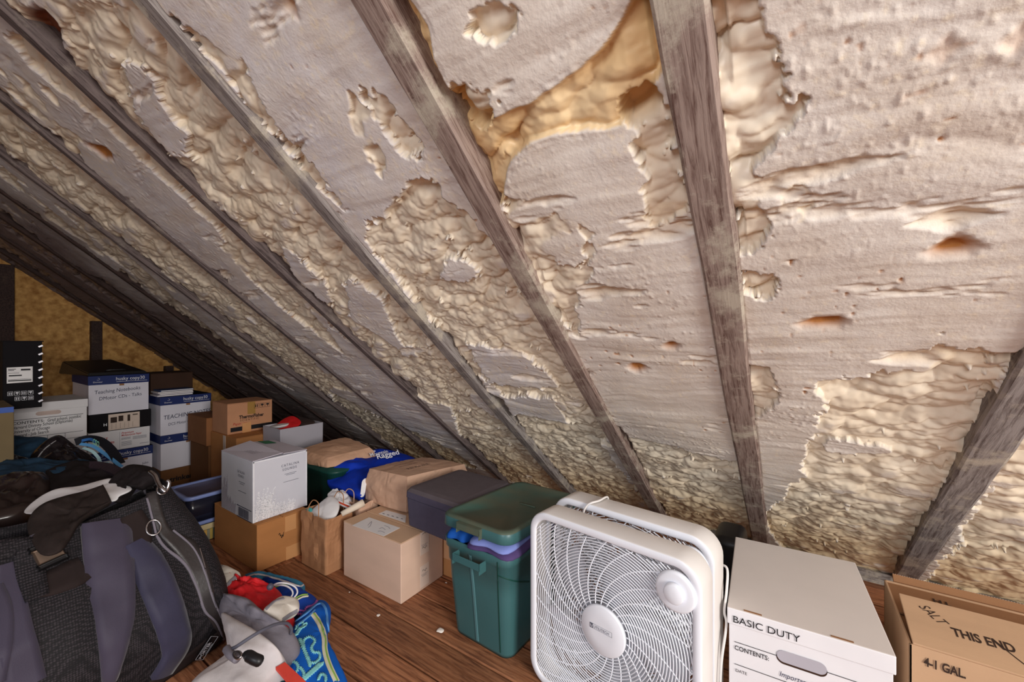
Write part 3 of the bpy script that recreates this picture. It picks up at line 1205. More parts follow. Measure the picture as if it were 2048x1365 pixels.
    if logo:
        R3 = M.to_3x3()
        u, v = R3 @ Vector((1, 0, 0)), Vector((0, 0, 1))
        o = M @ Vector((cx - .029, -.0068, cz + .002))
        bm = bmesh.new()

        def q(a, b, c, e, off=.0003):
            bm.faces.new([bm.verts.new(o + u * x + v * y + nrm * off) for x, y in ((a, c), (b, c), (b, e), (a, e))])
        q(-.006, .0035, -.004, .0085)
        for (a, b_, c, e) in ((-.006, .058, -.004, -.0034), (-.006, .058, .0079, .0085), (.0574, .058, -.004, .0085)):
            q(a, b_, c, e)
        link('logo_badge', bm, FANGREY, hub)
        text('UTILITECH', o + u * .0055 + nrm * .0006 + v * -.0012, u, v, .0098, FANGREY, hub, sx=.95, off=0.0003)
        text('U', o + u * -.0042 + nrm * .0008 + v * -.001, u, v, .0095, FANW, hub, off=0.0003, bold=.02)
    return t, M


FA = math.atan2(-.061, .484)
fan1, M1 = box_fan('white box fan in front, round hub badge and speed dial, beside the green tote', (-.645, 1.042), FA, True)
fan2, M2 = box_fan('white box fan standing directly behind the front fan, cord over its top', (-.640, 1.182), FA, False)
bm = bmesh.new()
pts = [M2 @ Vector(p) for p in ((.155, .10, .44), (.150, .088, .495), (.152, .07, .509), (.150, .03, .509), (.140, .002, .508), (.128, -.006, .498), (.118, -.012, .47), (.112, -.012, .40),
                                (.112, -.012, .2), (.12, -.012, .05))]
add_tube(bm, crom(pts, 6), .0032, 8)
link('cord', bm, FANTOP, fan2, True)
bm = bmesh.new()
pts = [M2 @ Vector(p) for p in ((.470, .10, .40), (.493, .092, .40), (.500, .06, .36), (.497, .05, .31), (.503, .045, .28), (.498, .02, .20), (.497, .01, .12), (.500, .0, .02), (.505, -.03, .006), (.50, -.10, .006))]
add_tube(bm, crom(pts, 6), .0032, 8)
link('power_cord', bm, FANTOP, fan2, True)

# ------------------------------------------------------------------ black case behind the fans
t = thing('suitcase', 'black hard case mostly hidden behind the second white fan', 'suitcase', (-.18, 1.7, 0))
box('shell', (-.235, -.135, 1.62, 1.80, 0.004, .302), BLACKPL, t, bev=.03, seg=5, smooth=True)
box('wheel', (-.20, -.17, 1.70, 1.74, 0.0, .02), BLACKPL, t, bev=.006)

# ------------------------------------------------------------------ white file box, front right
x0, y0, wd, dp, zt = -.132, 1.150, .316, .43, .335
t = thing('file_storage_box', 'white lidded file storage box with oval hand hole, standing beside the fans', 'storage box', (x0, y0, 0))
B = (x0 + .004, x0 + wd - .004, y0 + .004, y0 + dp - .004, 0.0, zt - .02)
bd = box('body', B, WHITE, t, bev=.0015)
Ld = (x0, x0 + wd, y0, y0 + dp, zt - .040, zt)
lid = box('lid', Ld, [GREIGE, WHITE], t, bev=.0022)
for p in lid.data.polygons:
    p.material_index = 0 if p.normal.z > .5 else 1
write('BASIC DUTY', Ld, '-Y', .012, .008, .0235, INK, lid, sx=1.05)
for u0, wv_ in ((.036, .038), (.207, .04)):
    patch('lid_slot', Ld, 'top', u0, u0 + wv_, .004, .009, KRAFT_IN, lid, off=.0004, th=.0006)
write('CONTENTS:', B, '-Y', .012, .234, .0155, INK, bd, bold=.012, sx=.86)
bars('ruled_lines', B, '-Y', [(.012, .29, .256 - .004, .2535), (.012, .29, .197, .1985), (.012, .29, .14, .1415)], INK, bd)
text('Important House', Vector((B[0] + .105, B[2], .207)), (1, 0, 0), (0, 0, 1), .0175, INK_BLUE, bd, name='handwriting', sx=.8, shear=.25, off=.002)
write('DATE', B, '-Y', .014, .180, .010, INK, bd)


def slot(par, D_, u, v, a, b_, m_in, m_edge, name='hand_hole'):
    o, U, V, n = FACES['-Y'](D_)
    bm = bmesh.new()
    for k, (sc, dv, off, mi) in enumerate(((1.0, 0, .0010, 0), (.93, .0042, .0020, 1))):
        vs = []
        for i in range(40):
            an = 2 * PI * i / 40
            sx = a * (1 if math.cos(an) > 0 else -1) * .5
            vs.append(bm.verts.new(o + U * (u + sx + b_ * math.cos(an) * sc) + V * (v + dv + b_ * .95 * math.sin(an) * sc) + n * off))
        f = bm.faces.new(vs)
        f.material_index = mi
    return link(name, bm, [m_in, m_edge], par)


slot(bd, B, .148, .252, .066, .0155, DKBROWN, GREYCARD)
t.rotation_euler = (0, 0, math.radians(3.2))

# ------------------------------------------------------------------ kraft carton, lower right corner
G = (.226, .70, 1.30, 1.61, 0.0, .300)
t = thing('open_carton', 'large kraft carton lettered 4-1 GAL. with its front flap lifted', 'carton', (G[0], G[2], 0))
bm = bmesh.new()
for dd in ((G[0], G[1], G[2], G[2] + .005, 0, .300), (G[0], G[1], G[3] - .005, G[3], 0, .300), (G[0], G[0] + .005, G[2], G[3], 0, .300), (G[1] - .005, G[1], G[2], G[3], 0, .300),
           (G[0], G[1], G[2], G[3], 0, .006)):
    bm_box(bm, *dd, bev=.001, seg=1)
bd = link('body', bm, CARD_GAL, t)
write('4-1 GAL.', G, '-Y', .024, .262, .027, INK_BROWN, bd, bold=.03, sx=.66)
fl = box('back_flap', (G[0] + .002, G[1], G[3] - .163, G[3] - .002, .291, .296), KRAFT_IN, t, bev=.001)
text('TH', Vector((.352, 1.568, .2968)), (-1, .05, 0), (0, -1, 0), .026, INK_BROWN, fl, bold=.03, off=.0006)
text('UP', Vector((.560, 1.568, .2968)), (-1, .05, 0), (0, -1, 0), .026, INK_BROWN, fl, bold=.03, off=.0006)
box('side_flap', (G[0] + .001, G[0] + .13, G[2] + .004, G[3] - .004, .284, .289), KRAFT_IN, t, bev=.001)
Mf = Matrix.Translation((G[0] + .006, G[2] + .001, .300)) @ Matrix.Rotation(math.radians(14.5), 4, 'X')
ff = box('front_flap', (0, .47, 0, .155, 0, .005), CARD_GAL, t, bev=.0012, M=Mf)
fu, fv = Vector((1, 0, 0)), (Mf.to_3x3() @ Vector((0, 1, 0)))
text('THIS END', Mf @ Vector((.078, .058, .005)), fu, fv, .034, INK_BROWN, ff, bold=.03, sx=.66, off=.0006)
text('SALT', Mf @ Vector((.030, .125, .005)), fu * .55 - fv * .8, fv, .032, INK_BROWN, ff, name='handwriting', sx=.75, shear=.2, off=.0006)
bm = bmesh.new()
add_tube(bm, crom([Mf @ Vector(p) for p in ((.145, .082, .0055), (.165, .05, .0055), (.185, .022, .0055))], 4), .0012, 4)
link('pen_stroke', bm, INK_BROWN, ff)
bm = bmesh.new()
rnd = random.Random(3)
V = [bm.verts.new(Mf @ Vector((.285 + .05 * math.cos(a) * (1 + .12 * rnd.uniform(-1, 1)), .075 + .05 * math.sin(a) * (1 + .12 * rnd.uniform(-1, 1)), .0062))) for a in np.linspace(0, 2 * PI, 26, endpoint=False)]
bm.faces.new(V)
lb = link('torn_label', bm, PAPER, ff)
bm = bmesh.new()
for k in range(26):
    a = rnd.uniform(0, 2 * PI)
    r0, r1 = rnd.uniform(0, .03), rnd.uniform(.03, .046)
    p0 = Mf @ Vector((.285 + r0 * math.cos(a), .075 + r0 * math.sin(a), .0066))
    p1 = Mf @ Vector((.285 + r1 * math.cos(a + .2), .075 + r1 * math.sin(a + .2), .0066))
    add_tube(bm, [p0, p1], .0022, 4)
link('label_print', bm, INK, lb)
Mo = Matrix.Translation((G[0] + .02, G[3] + .001, .298)) @ Matrix.Rotation(math.radians(38), 4, 'X')
bf = box('outer_flap', (.0, .46, 0, .022, 0, .007), KRAFT_IN, t, bev=.001, M=Mo)
bm = bmesh.new()
for k in range(92):
    bm_box(bm, .001 + k * .005, .0032 + k * .005, .0222, .0228, .001, .006, M=Mo)
link('corrugation', bm, PAPER_DIM, bf)

# ------------------------------------------------------------------ big green tote with raised lid
t = thing('storage_tote', 'green plastic tote in front with clothes pushing its lid up', 'storage tote', (-.835, 1.25, 0))
cx, cy = -.838, 1.245
ro = math.radians(-2.5)
secs = []
for z, w_, d_ in ((.004, .232, .37), (.0, .24, .38), (.012, .244, .384), (.20, .262, .42), (.255, .266, .426), (.258, .272, .432), (.300, .276, .436), (.304, .284, .446), (.333, .288, .452),
                  (.335, .284, .448), (.333, .276, .440), (.06, .238, .372)):
    secs.append(rrect(cx, cy, w_, d_, .035, z, 6, ro))
tb = loft('body', secs, TOTE, t)
bv = bvh_of(tb)
strip('rib_highlight', bv, [(940, 1110), (947, 1180), (955, 1282)], .012, mat('green_plastic_highlight', (84, 126, 130), .5, .05, 6), t, off=.0005, thick=.001)  # pale strip paints the highlight along the rib edge
strip('groove', bv, [(995, 1125), (997, 1200), (1001, 1306)], .004, TOTE_DK, t, off=.0005, thick=.0005)
strip('step', bv, [(996, 1152), (1030, 1163), (1058, 1164)], .004, TOTE_DK, t, off=.0005, thick=.001)
R = Matrix.Translation((cx, cy, 0)) @ Matrix.Rotation(ro, 4, 'Z')


def tote_handle(name, w_, z0, z1, dep, m, par):
    bm = bmesh.new()
    y = -.225
    bm_box(bm, -w_ / 2 - .006, w_ / 2 - .006, y - dep, y - dep + .003, z0, z1, bev=.001, seg=1, M=R)
    bm_box(bm, -w_ / 2 - .006, -w_ / 2 - .003, y - dep, y + .006, z0 - .012, z1, bev=.001, seg=1, M=R)
    bm_box(bm, w_ / 2 - .009, w_ / 2 - .006, y - dep, y + .006, z0 - .012, z1, bev=.001, seg=1, M=R)
    bm_box(bm, -w_ / 2 - .006, w_ / 2 - .006, y - dep, y + .006, z1 - .003, z1, bev=.0008, seg=1, M=R) if name == 'latch' else None
    return link(name, bm, m, par)


tote_handle('handle', .118, .285, .308, .028, TOTE, t)
secs = []
Ml = Matrix.Translation((cx, cy, 0)) @ Matrix.Rotation(ro, 4, 'Z') @ Matrix.Translation((0, -.23, .375)) @ Matrix.Rotation(math.radians(-2.2), 4, 'X') @ Matrix.Translation((0, .23, 0))
for z, w_, d_ in ((.004, .280, .444), (.0, .286, .452), (.004, .292, .462), (.034, .290, .460), (.040, .282, .452), (.040, .250, .42), (.037, .246, .416), (.037, .02, .05)):
    secs.append([Ml @ p for p in rrect(0, 0, w_, d_, .04, z, 6)])
ld = loft('lid', secs, [TOTE_LID, TOTE], t)
for p in ld.data.polygons:
    p.material_index = 0 if p.normal.z > .45 else 1
Rk = R
R = Ml
tote_handle('latch', .10, .012, .034, .02, TOTE_LID, ld)
R = Rk
bm = bmesh.new()
secs = [[Ml @ p for p in rrect(.045, .02, w_, .012, .006, z, 3)] for z, w_ in ((.037, .07), (.0395, .068))]
loft('lid_ridge', secs, TOTE_LID, ld)

CL1 = mat('light_blue_cloth', (128, 142, 206), .85, .08, 14, .3, 220, .1)
CL2 = mat('royal_blue_garment', (28, 84, 168), .8, .12, 14, .3, 220, .1)
CL3 = mat('plum_cloth', (82, 66, 110), .85, .1, 14, .3, 220, .1)


def folded(label, X0, X1, Y0, Y1, z0, z1, m, sd):
    o = puff('folded_garment', [(X0, Y0, z0), (X0 + (X1 - X0) * .5, Y0 - .006, z0 + .004), (X1, Y0 + .004, z0), (X1, (Y0 + Y1) / 2, z0), (X1, Y1, z0), (X0, Y1, z0), (X0, (Y0 + Y1) / 2, z0)],
             z1 - z0, m, None, back=.012, amp=.005, wsc=24, seed=sd, pw=6)
    return props(o, label, 'clothing', 'clothes inside the green tote')


folded('plum folded garment lowest in the front green tote', -.875, -.70, 1.026, 1.43, .333, .356, CL3, 1)
folded('light blue folded shirt squeezed under the green tote lid', -.860, -.712, 1.021, 1.40, .352, .372, CL1, 5)
folded('royal blue rolled garment at the left corner under the green tote lid', -.968, -.885, 1.034, 1.38, .336, .371, CL2, 9)

# ------------------------------------------------------------------ charcoal foam cooler
cD = (-1.308, -.992, 1.142, 1.462, .240, .396)
t = thing('foam_cooler', 'charcoal grey foam cooler with fitted lid between green tote and paper bag', 'cooler', (-1.15, 1.3, .24))
ccx, ccy = (cD[0] + cD[1]) / 2, (cD[2] + cD[3]) / 2
rc_ = math.radians(-3)
secs = [rrect(ccx, ccy, .298, .30, .012, .240, 4, rc_), rrect(ccx, ccy, .302, .304, .014, .243, 4, rc_), rrect(ccx, ccy, .312, .316, .014, .354, 4, rc_), rrect(ccx, ccy, .306, .31, .012, .3555, 4, rc_)]
loft('body', secs, COOLER, t, smooth=False)
secs = [rrect(ccx, ccy, .306, .31, .012, .3562, 4, rc_), rrect(ccx, ccy, .316, .320, .014, .3575, 4, rc_), rrect(ccx, ccy, .314, .318, .014, .382, 4, rc_), rrect(ccx, ccy, .296, .30, .02, .3955, 4, rc_),
        rrect(ccx, ccy, .25, .254, .02, .398, 4, rc_)]
o = loft('lid', secs, [COOLER, COOLER_TOP], t, smooth=False)
for p in o.data.polygons:
    p.material_index = 1 if p.normal.z > .5 else 0

# ------------------------------------------------------------------ glove carton under the cooler
d = (-1.245, -.992, 1.288, 1.50, 0, .239)
t = carton('glove_carton', 'orange-brown glove carton between tan carton and green tote', 'carton', d, mat('cardboard_orange', (222, 172, 128), .85, .06, 6, .15, 160, .15))
write('Powder Free Vinyl', d, '-Y', .002, .205, .0165, INK_BROWN, t, sx=.9)
write('Gloves', d, '-Y', .015, .182, .0175, INK_BROWN, t, sx=.9, bold=.01)
write('S    M    L', d, '-Y', .03, .135, .014, INK_BROWN, t, sx=1.3)
patch('tape', d, '-Y', .0, .24, .0, .07, mat('tape_brown', (206, 148, 96), .35, .04, 5, spec=.4), t)

# ------------------------------------------------------------------ tan carton, centre of floor
d = (-1.580, -1.222, 1.048, 1.278, 0, .232)
t = carton('tan_carton', 'pale tan sealed carton with a white sheet taped on top, on the floor', 'carton', d, CARD_PINK, m_top=CARD, yaw=math.radians(.8))
quad('paper_sheet', [(706, 1051), (740, 1035), (801, 1056.5), (768, 1073)], .2325, PAPER, t)
bm = bmesh.new()
for P in ([(737, 1051), (745, 1043), (742, 1052), (738, 1055)], [(760, 1058), (766, 1056), (772, 1060)], [(757, 1063), (764, 1063), (770, 1066)], [(770, 1052), (777, 1054), (781, 1058)]):
    add_tube(bm, crom([atz(x, y, .2338) for x, y in P], 4), .0007, 4)
link('handwriting', bm, INK_GREY, t)
quad('shipping_label', [(759, 1028), (775, 1021), (814, 1032), (812, 1046)], .2322, PAPER, t)
bm = bmesh.new()
for k in range(5):
    a = (768 + k * 9, 1026.5 + k * 2.6)
    bm.faces.new([bm.verts.new(atz(a[0] + dx, a[1] + dy, .2334)) for dx, dy in ((0, 0), (4, 1.3), (2.4, 2.2), (-1.6, .9))])
link('label_print', bm, INK_GREY, t)
TAPE = mat('paper_tape', (226, 204, 188), .5, .04, 8, spec=.3)
for v0, v1, s_ in ((.142, .232, 0), (.012, .098, 1)):
    tp = patch('tape', d, '+X', .098, .146, v0, v1, TAPE, t)
    o_, U_, V_, n_ = FACES['+X'](d)
    bm = bmesh.new()
    z = v0 + (v1 - v0) * (.28 if s_ == 0 else .75)
    add_tube(bm, [o_ + U_ * (.108 + .0052 * i) + V_ * (z + q) + n_ * .002 for i, q in enumerate((.0, .004, .001, -.005, .003, .0))], .0007, 4)
    if s_ == 0:
        link('wave_mark', bm, INK, tp)
        bm = bmesh.new()
        add_tube(bm, [o_ + U_ * (.108 + .0052 * i) + V_ * (.224 + q) + n_ * .002 for i, q in enumerate((.0, .002, .004, .0, .003, .004))], .0007, 4)
    link('wave_mark', bm, INK, tp)
    write('RETURN SERVICE', d, '+X', .103, z - .016 if s_ else z + .012, .0045, INK_GREY, tp)
    write('REQUESTED', d, '+X', .107, z - .022 if s_ else z + .006, .0045, INK_GREY, tp)

# ------------------------------------------------------------------ green tote under the paper grocery bag
t = thing('storage_tote', 'low green tote hidden under the lettered brown grocery bag', 'storage tote', (-1.63, 1.5, 0))
secs = [rrect(-1.63, 1.50, w_, d_, .03, z, 5) for z, w_, d_ in ((.0, .44, .36), (.01, .45, .37), (.2, .47, .39), (.203, .49, .41), (.230, .49, .41))]
loft('body', secs, TOTE_DK, t)
# ------------------------------------------------------------------ grocery bag on its side
t = thing('paper_grocery_bag', 'stuffed brown paper grocery bag lying on its side, lettered on top', 'paper bag', (-1.55, 1.4, .234))


def soft_box(name, corners, m, par, n=10, amp=.004, sag=.01, sc=16, seed=0, push=None):
    """eight corners (bottom 4, top 4) -> a crumpled paper volume"""
    c = [Vector(p) for p in corners]
    cen = sum(c, Vector()) / 8
    bm = bmesh.new()
    cache = {}

    def pt(a, b_, g):
        k = (round(a, 4), round(b_, 4), round(g, 4))
        if k in cache:
            return cache[k]
        lo = (c[0] * (1 - a) + c[1] * a) * (1 - b_) + (c[3] * (1 - a) + c[2] * a) * b_
        hi = (c[4] * (1 - a) + c[5] * a) * (1 - b_) + (c[7] * (1 - a) + c[6] * a) * b_
        p = lo * (1 - g) + hi * g
        e = 4 * a * (1 - a) + 4 * b_ * (1 - b_) + 4 * g * (1 - g)
        p = p + (p - cen).normalized() * sag * (e - 2.0 + .6)
        q = p * sc + Vector((seed, seed, 0))
        cr_ = abs(noise.noise(q)) * 1.6 + abs(noise.noise(q * 2.6)) * .9 + noise.noise(q * 5) * .25
        p = p + (p - cen).normalized() * amp * cr_ * (0 if g == 0 else 1)
        v = bm.verts.new(p)
        cache[k] = v
        return v
    R_ = [i / n for i in range(n + 1)]
    for i in range(n):
        for j in range(n):
            a, b_, a2, b2 = R_[i], R_[j], R_[i + 1], R_[j + 1]
            for f in ((lambda u, v: pt(u, v, 0)), (lambda u, v: pt(u, v, 1)), (lambda u, v: pt(u, 0, v)), (lambda u, v: pt(u, 1, v)), (lambda u, v: pt(0, u, v)), (lambda u, v: pt(1, u, v))):
                try:
                    bm.faces.new((f(a, b_), f(a2, b_), f(a2, b2), f(a, b2)))
                except ValueError:
                    pass
    return link(name, bm, m, par, False)


z0 = .236
cr8 = [(-1.69, 1.222, z0), (-1.40, 1.228, z0), (-1.36, 1.62, z0), (-1.70, 1.62, z0), (-1.678, 1.232, .392), (-1.405, 1.238, .400), (-1.37, 1.60, .375), (-1.69, 1.60, .360)]
gb = soft_box('bag_body', cr8, PAPER_BAG, t, 26, .005, .010, 11, 3)
bv = bvh_of(gb)
for i, (s_, x_, y_, sz) in enumerate((('REUSABLE', 838, 948, .030), ('RECYCLABLE BAG', 822, 944, .014), ('100% RECYCLED PAPER', 808, 940, .012))):
    text(s_, Vector((-1.43 - .04 * i - (.02 if i else 0), 1.27, .4165 - .001 * i)), (0, 1, -.06), (-1, 0, 0), sz, INK_BROWN, gb, bold=.01, off=.002)

# ------------------------------------------------------------------ dark green tote with brown parcel on it
t = thing('storage_tote', 'dark green round-cornered tote behind the white speaker carton', 'storage tote', (-2.1, 1.35, 0))
secs = [rrect(-2.115, 1.36, w_, d_, .05, z, 6) for z, w_, d_ in ((.0, .34, .26), (.01, .35, .27), (.300, .39, .30), (.302, .405, .32), (.318, .405, .32), (.320, .415, .33), (.334, .415, .33), (.334, .1, .08))]
loft('body', secs, TOTE_DK, t)
t = thing('paper_parcel', 'folded brown paper bag parcel lying on the dark green tote', 'paper bag', (-2.1, 1.35, .334))
pb = soft_box('paper', [(-2.27, 1.20, .336), (-1.985, 1.215, .336), (-1.92, 1.48, .338), (-2.25, 1.50, .338), (-2.24, 1.215, .408), (-2.02, 1.235, .385), (-1.945, 1.46, .405), (-2.22, 1.48, .425)],
              mat('kraft_parcel', (200, 158, 128), .75, .06, 9, .3, 25, .25), t, 24, .006, .012, 11, 9)

# ------------------------------------------------------------------ blue cloth sack
BZ = [(654.5, 965.5, 2.10), (668, 935, 2.16), (700, 917, 2.25), (735, 905, 2.36), (764, 899, 2.42), (800, 907, 2.42), (833, 921, 2.36), (815, 945, 2.25), (775, 960, 2.1), (738, 975, 1.99),
      (722, 992, 1.93), (700, 984, 1.96), (676, 974, 2.02)]
t = thing('cloth_sack', 'royal blue cloth tote sack with white lettering slumped behind the paper bags', 'sack', att(735, 960, 2.1))
t.location.z = .235
bs = puff('cloth', [att(x, y, q) for x, y, q in BZ], .03, BLUEBAG, t, toward=-FW + Vector((0, 0, 1)), back=.10, amp=.016, wsc=11, seed=4)
bv = bvh_of(bs)
h = hit(bv, 775, 925)
for s_, (x_, y_), sz in (('Ragged', (757, 924), .045), ('Mountain', (744, 919), .032), ('SHOP', (735, 915), .022)):
    h = hit(bv, x_, y_) or hit(bv, x_ + 8, y_ + 8)
    p = h[0]
    h2 = hit(bv, x_ + 35, y_ - 8) or (p + RT * .1,)
    uu = (h2[0] - p)
    nn = h[1]
    text(s_, p + Vector((0, -.01, .014)), uu, Vector((-.5, .1, .45)), sz, WINK, bs, bold=.015, sx=1.0, off=.004)
pf = puff('white_lining', [att(x, y, q) for x, y, q in ((725, 962, 1.95), (733, 958, 1.97), (732, 975, 1.95), (728, 992, 1.93), (721, 994, 1.93), (722, 978, 1.94))], .003, PAPER, t, toward=-FW, back=.01)

# ------------------------------------------------------------------ small paper shopping bags
def shopping_bag(label, X0, X1, Y0, Y1, zt_, m, sd, lean=(0, 0)):
    t = thing('paper_shopping_bag', label, 'paper bag', ((X0 + X1) / 2, (Y0 + Y1) / 2, 0), 'open paper shopping bags')
    secs = []
    N = 12
    for k in range(N + 1):
        f = k / N
        z = zt_ * f
        L = []
        for p in rrect((X0 + X1) / 2 + lean[0] * f, (Y0 + Y1) / 2 + lean[1] * f, (X1 - X0) * (1 + .06 * f), (Y1 - Y0) * (1 + .06 * f), .012, z, 3):
            L.append(p)
        # denser sides
        D_ = []
        for i in range(len(L)):
            a, b_ = L[i], L[(i + 1) % len(L)]
            kk = 7 if (b_ - a).length > .03 else 1
            for j in range(kk):
                D_.append(a + (b_ - a) * (j / kk))
        c = Vector(((X0 + X1) / 2, (Y0 + Y1) / 2, z))
        for i, p in enumerate(D_):
            q = Vector((p.x * 14, p.y * 14, z * 9 + sd))
            w_ = abs(noise.noise(q)) * .018 + noise.noise(q * 2.4) * .005
            dr_ = (p - c)
            dr_.z = 0
            p -= dr_.normalized() * w_ * min(1, f * 4)
            if k == N:
                p.z += noise.noise(Vector((p.x * 16, p.y * 16, sd))) * .014
        secs.append(D_)
    inner = []
    for s_ in secs[::-1]:
        c = sum(s_, Vector()) / len(s_)
        inner.append([c + (p - c) * .985 + Vector((0, 0, .002 if s_ is secs[-1] else .003)) for p in s_])
    loft('bag_body', secs + inner, m, t, True, True, smooth=False)
    for yy, hh, off in ((Y0, .05, -.01), (Y1, .055, .0)):
        bm = bmesh.new()
        xm = (X0 + X1) / 2 + lean[0] + off
        yy2 = yy + lean[1] + (.008 if yy == Y0 else -.008)
        add_tube(bm, crom([(xm - .045, yy2, zt_ - .04), (xm - .042, yy2, zt_ + .01), (xm - .02, yy2 + .01, zt_ + hh), (xm + .02, yy2 + .012, zt_ + hh - .004), (xm + .042, yy2, zt_ + .01), (xm + .045, yy2, zt_ - .05)], 6), .0022, 6)
        link('handle', bm, m, t, True)
    return t


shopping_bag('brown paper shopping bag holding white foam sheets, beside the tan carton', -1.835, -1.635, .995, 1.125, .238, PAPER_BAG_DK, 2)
shopping_bag('brown paper shopping bag behind, holding crumpled white plastic', -1.80, -1.625, 1.155, 1.262, .245, PAPER_BAG, 7)
o = puff('foam_wrap', [(-1.815, 1.01, .20), (-1.81, 1.10, .255), (-1.775, 1.115, .272), (-1.70, 1.10, .262), (-1.655, 1.06, .235), (-1.66, 1.012, .20), (-1.74, 1.005, .19)], .022, PAPER, None, toward=(0.2, -.6, .8), back=.02, amp=.003)
props(o, 'white foam sheets standing in the front paper shopping bag', 'packing foam')
o = puff('teal_wrapper', [(-1.826, 1.008, .222), (-1.80, 1.006, .222), (-1.80, 1.03, .235), (-1.826, 1.03, .235)], .006, mat('teal_plastic', (80, 178, 178), .5), None, amp=.001)
props(o, 'small teal wrapper at the left rim of the front paper bag', 'wrapper')
o = puff('plastic_bag', [att(x, y, q) for x, y, q in ((655, 992, 1.98), (662, 984, 2.0), (672, 982, 2.0), (678, 990, 2.0), (690, 984, 2.0), (697, 992, 1.98), (703, 1004, 1.93), (690, 1010, 1.9), (672, 1004, 1.92))],
         .022, PAPER, None, toward=(.2, -.5, .9), back=.03, amp=.014, wsc=34, seed=8)
props(o, 'crumpled white plastic bag on top of the rear paper shopping bag', 'plastic bag')
t = thing('envelope', 'white envelope with an orange-red stripe in the rear paper bag', 'envelope', atz(688, 1008, .26))
P = [att(676, 1000, 1.90), att(703, 1011, 1.86), att(697, 1018, 1.85), att(671, 1006, 1.89)]
bm = bmesh.new()
A = [bm.verts.new(p) for p in P]
B_ = [bm.verts.new(p + Vector((0, .003, -.006))) for p in P]
bm.faces.new(A)
bm.faces.new(B_[::-1])
for i in range(4):
    bm.faces.new((A[i], B_[i], B_[(i + 1) % 4], A[(i + 1) % 4]))
env = link('paper', bm, PAPER, t)
bm = bmesh.new()
q = [P[0] * .62 + P[3] * .38, P[1] * .62 + P[2] * .38, P[1] * .2 + P[2] * .8, P[0] * .2 + P[3] * .8]
bm.faces.new([bm.verts.new(p + Vector((0, -.001, .0014))) for p in q])
link('stripe', bm, mat('orange_red_print', (206, 78, 48), .6), env)
bm = bmesh.new()
a, b_ = att(683, 1029, 1.80), att(727, 1006, 1.86)
add_tube(bm, [a, a * .7 + b_ * .3, a * .3 + b_ * .7, b_], lambda f: .011 + .006 * f, 16)
o = link('paper_roll', bm, mat('cream_paper', (230, 216, 196), .8, .05, 8), None, True)
props(o, 'cream rolled paper leaning between rear bag and tan carton', 'paper roll')

# ------------------------------------------------------------------ speaker carton on brown carton
d = (-2.34, -1.902, .842, 1.062, 0, .205)
t = carton('brown_carton', 'orange-brown carton on the floor carrying the white speaker carton', 'carton', d, CARD_BRN)
patch('tape', d, '+X', .118, .168, .13, .2, mat('clear_tape', (212, 156, 104), .3, .04, 5, spec=.5), t)
patch('tape', d, '+X', .122, .19, .0, .06, MATS['clear_tape'], t)
scribble('handwriting', d, '+X', .090, .108, .022, .028, INK_BROWN, t, 5, 9, .0022)
d = (-2.25, -1.932, .838, 1.080, .206, .4735)
t = thing('speaker_carton', 'white carton with pale grass artwork and raised top flaps, stacked on brown carton', 'carton', (d[1], d[2], d[4]))
bd = box('body', d, [mat('pale_grey_print', (214, 214, 222), .6, .02), MATS['white_card_cool']], t, bev=.0025)
mid = (d[2] + d[3]) / 2 + .006
for nm, (ya, yb, za, zb), (zc, zd) in (('front_flap', (d[2], mid, 0, .021), (0, .009)), ('back_flap', (d[3], mid + .004, 0, .014), (0, .005))):
    bm = bmesh.new()
    P = [Vector((d[0], ya, d[5] + .001)), Vector((d[1], ya, d[5] + .001)), Vector((d[1], yb, d[5] + zd + .001)), Vector((d[0], yb, d[5] + zb + .001))]
    A = [bm.verts.new(p + Vector((0, 0, .003))) for p in P]
    B_ = [bm.verts.new(p) for p in P]
    bm.faces.new(A)
    bm.faces.new(B_)
    for i in range(4):
        bm.faces.new((A[i], B_[i], B_[(i + 1) % 4], A[(i + 1) % 4]))
    fl = link(nm, bm, LILAC, t)
    if nm == 'back_flap':
        bm = bmesh.new()
        bm.faces.new([bm.verts.new((x, y, d[5] + .0052 + (.014 if x < -2.1 else .009) * (1 - (y - mid) / (d[3] - mid)))) for x, y in ((-2.245, mid + .03), (-2.16, mid + .03), (-2.16, mid + .085), (-2.245, mid + .085))])
        link('green_sticker', bm, mat('green_print', (44, 130, 92), .5), fl)
    else:
        bars('label_print', (d[0], d[1], d[2], d[3], d[4], d[5] + .0085), 'top', [(.13, .22, .045 + .01 * i, .0465 + .01 * i) for i in range(5)], INK_GREY, fl)
o_, U_, V_, n_ = FACES['+X'](d)
GREYT = mat('grey_lettering', (96, 98, 112), .7)
write('CATALINA', d, '+X', .120, .214, .0165, GREYT, bd, space=1.35, sx=.82)
write('SOUNDS', d, '+X', .125, .196, .0165, GREYT, bd, space=1.35, sx=.82)
for k, (u_, w_, v_) in enumerate(((.135, .055, .178), (.142, .04, .172), (.130, .07, .142))):
    bars('small_print', d, '+X', [(u_, u_ + w_, v_, v_ + .0016)], GREYT, bd)
write('CATALINA', d, '-Y', .175, .200, .0165, GREYT, bd, space=1.3, sx=.75)
write('SOUNDS', d, '-Y', .183, .182, .0165, GREYT, bd, space=1.3, sx=.75)
bars('small_print', d, '-Y', [(.19, .25, .160, .162), (.2, .24, .152, .154), (.185, .26, .118, .120)], GREYT, bd)
bars('barcode', d, '-Y', [(.17, .31, .050, .0535), (.17, .31, .0, .0035)] + [(.185 + .0055 * k, .185 + .0055 * k + (.0035 if k % 3 else .002), .006, .046) for k in range(18)], INK_BLUE, bd)


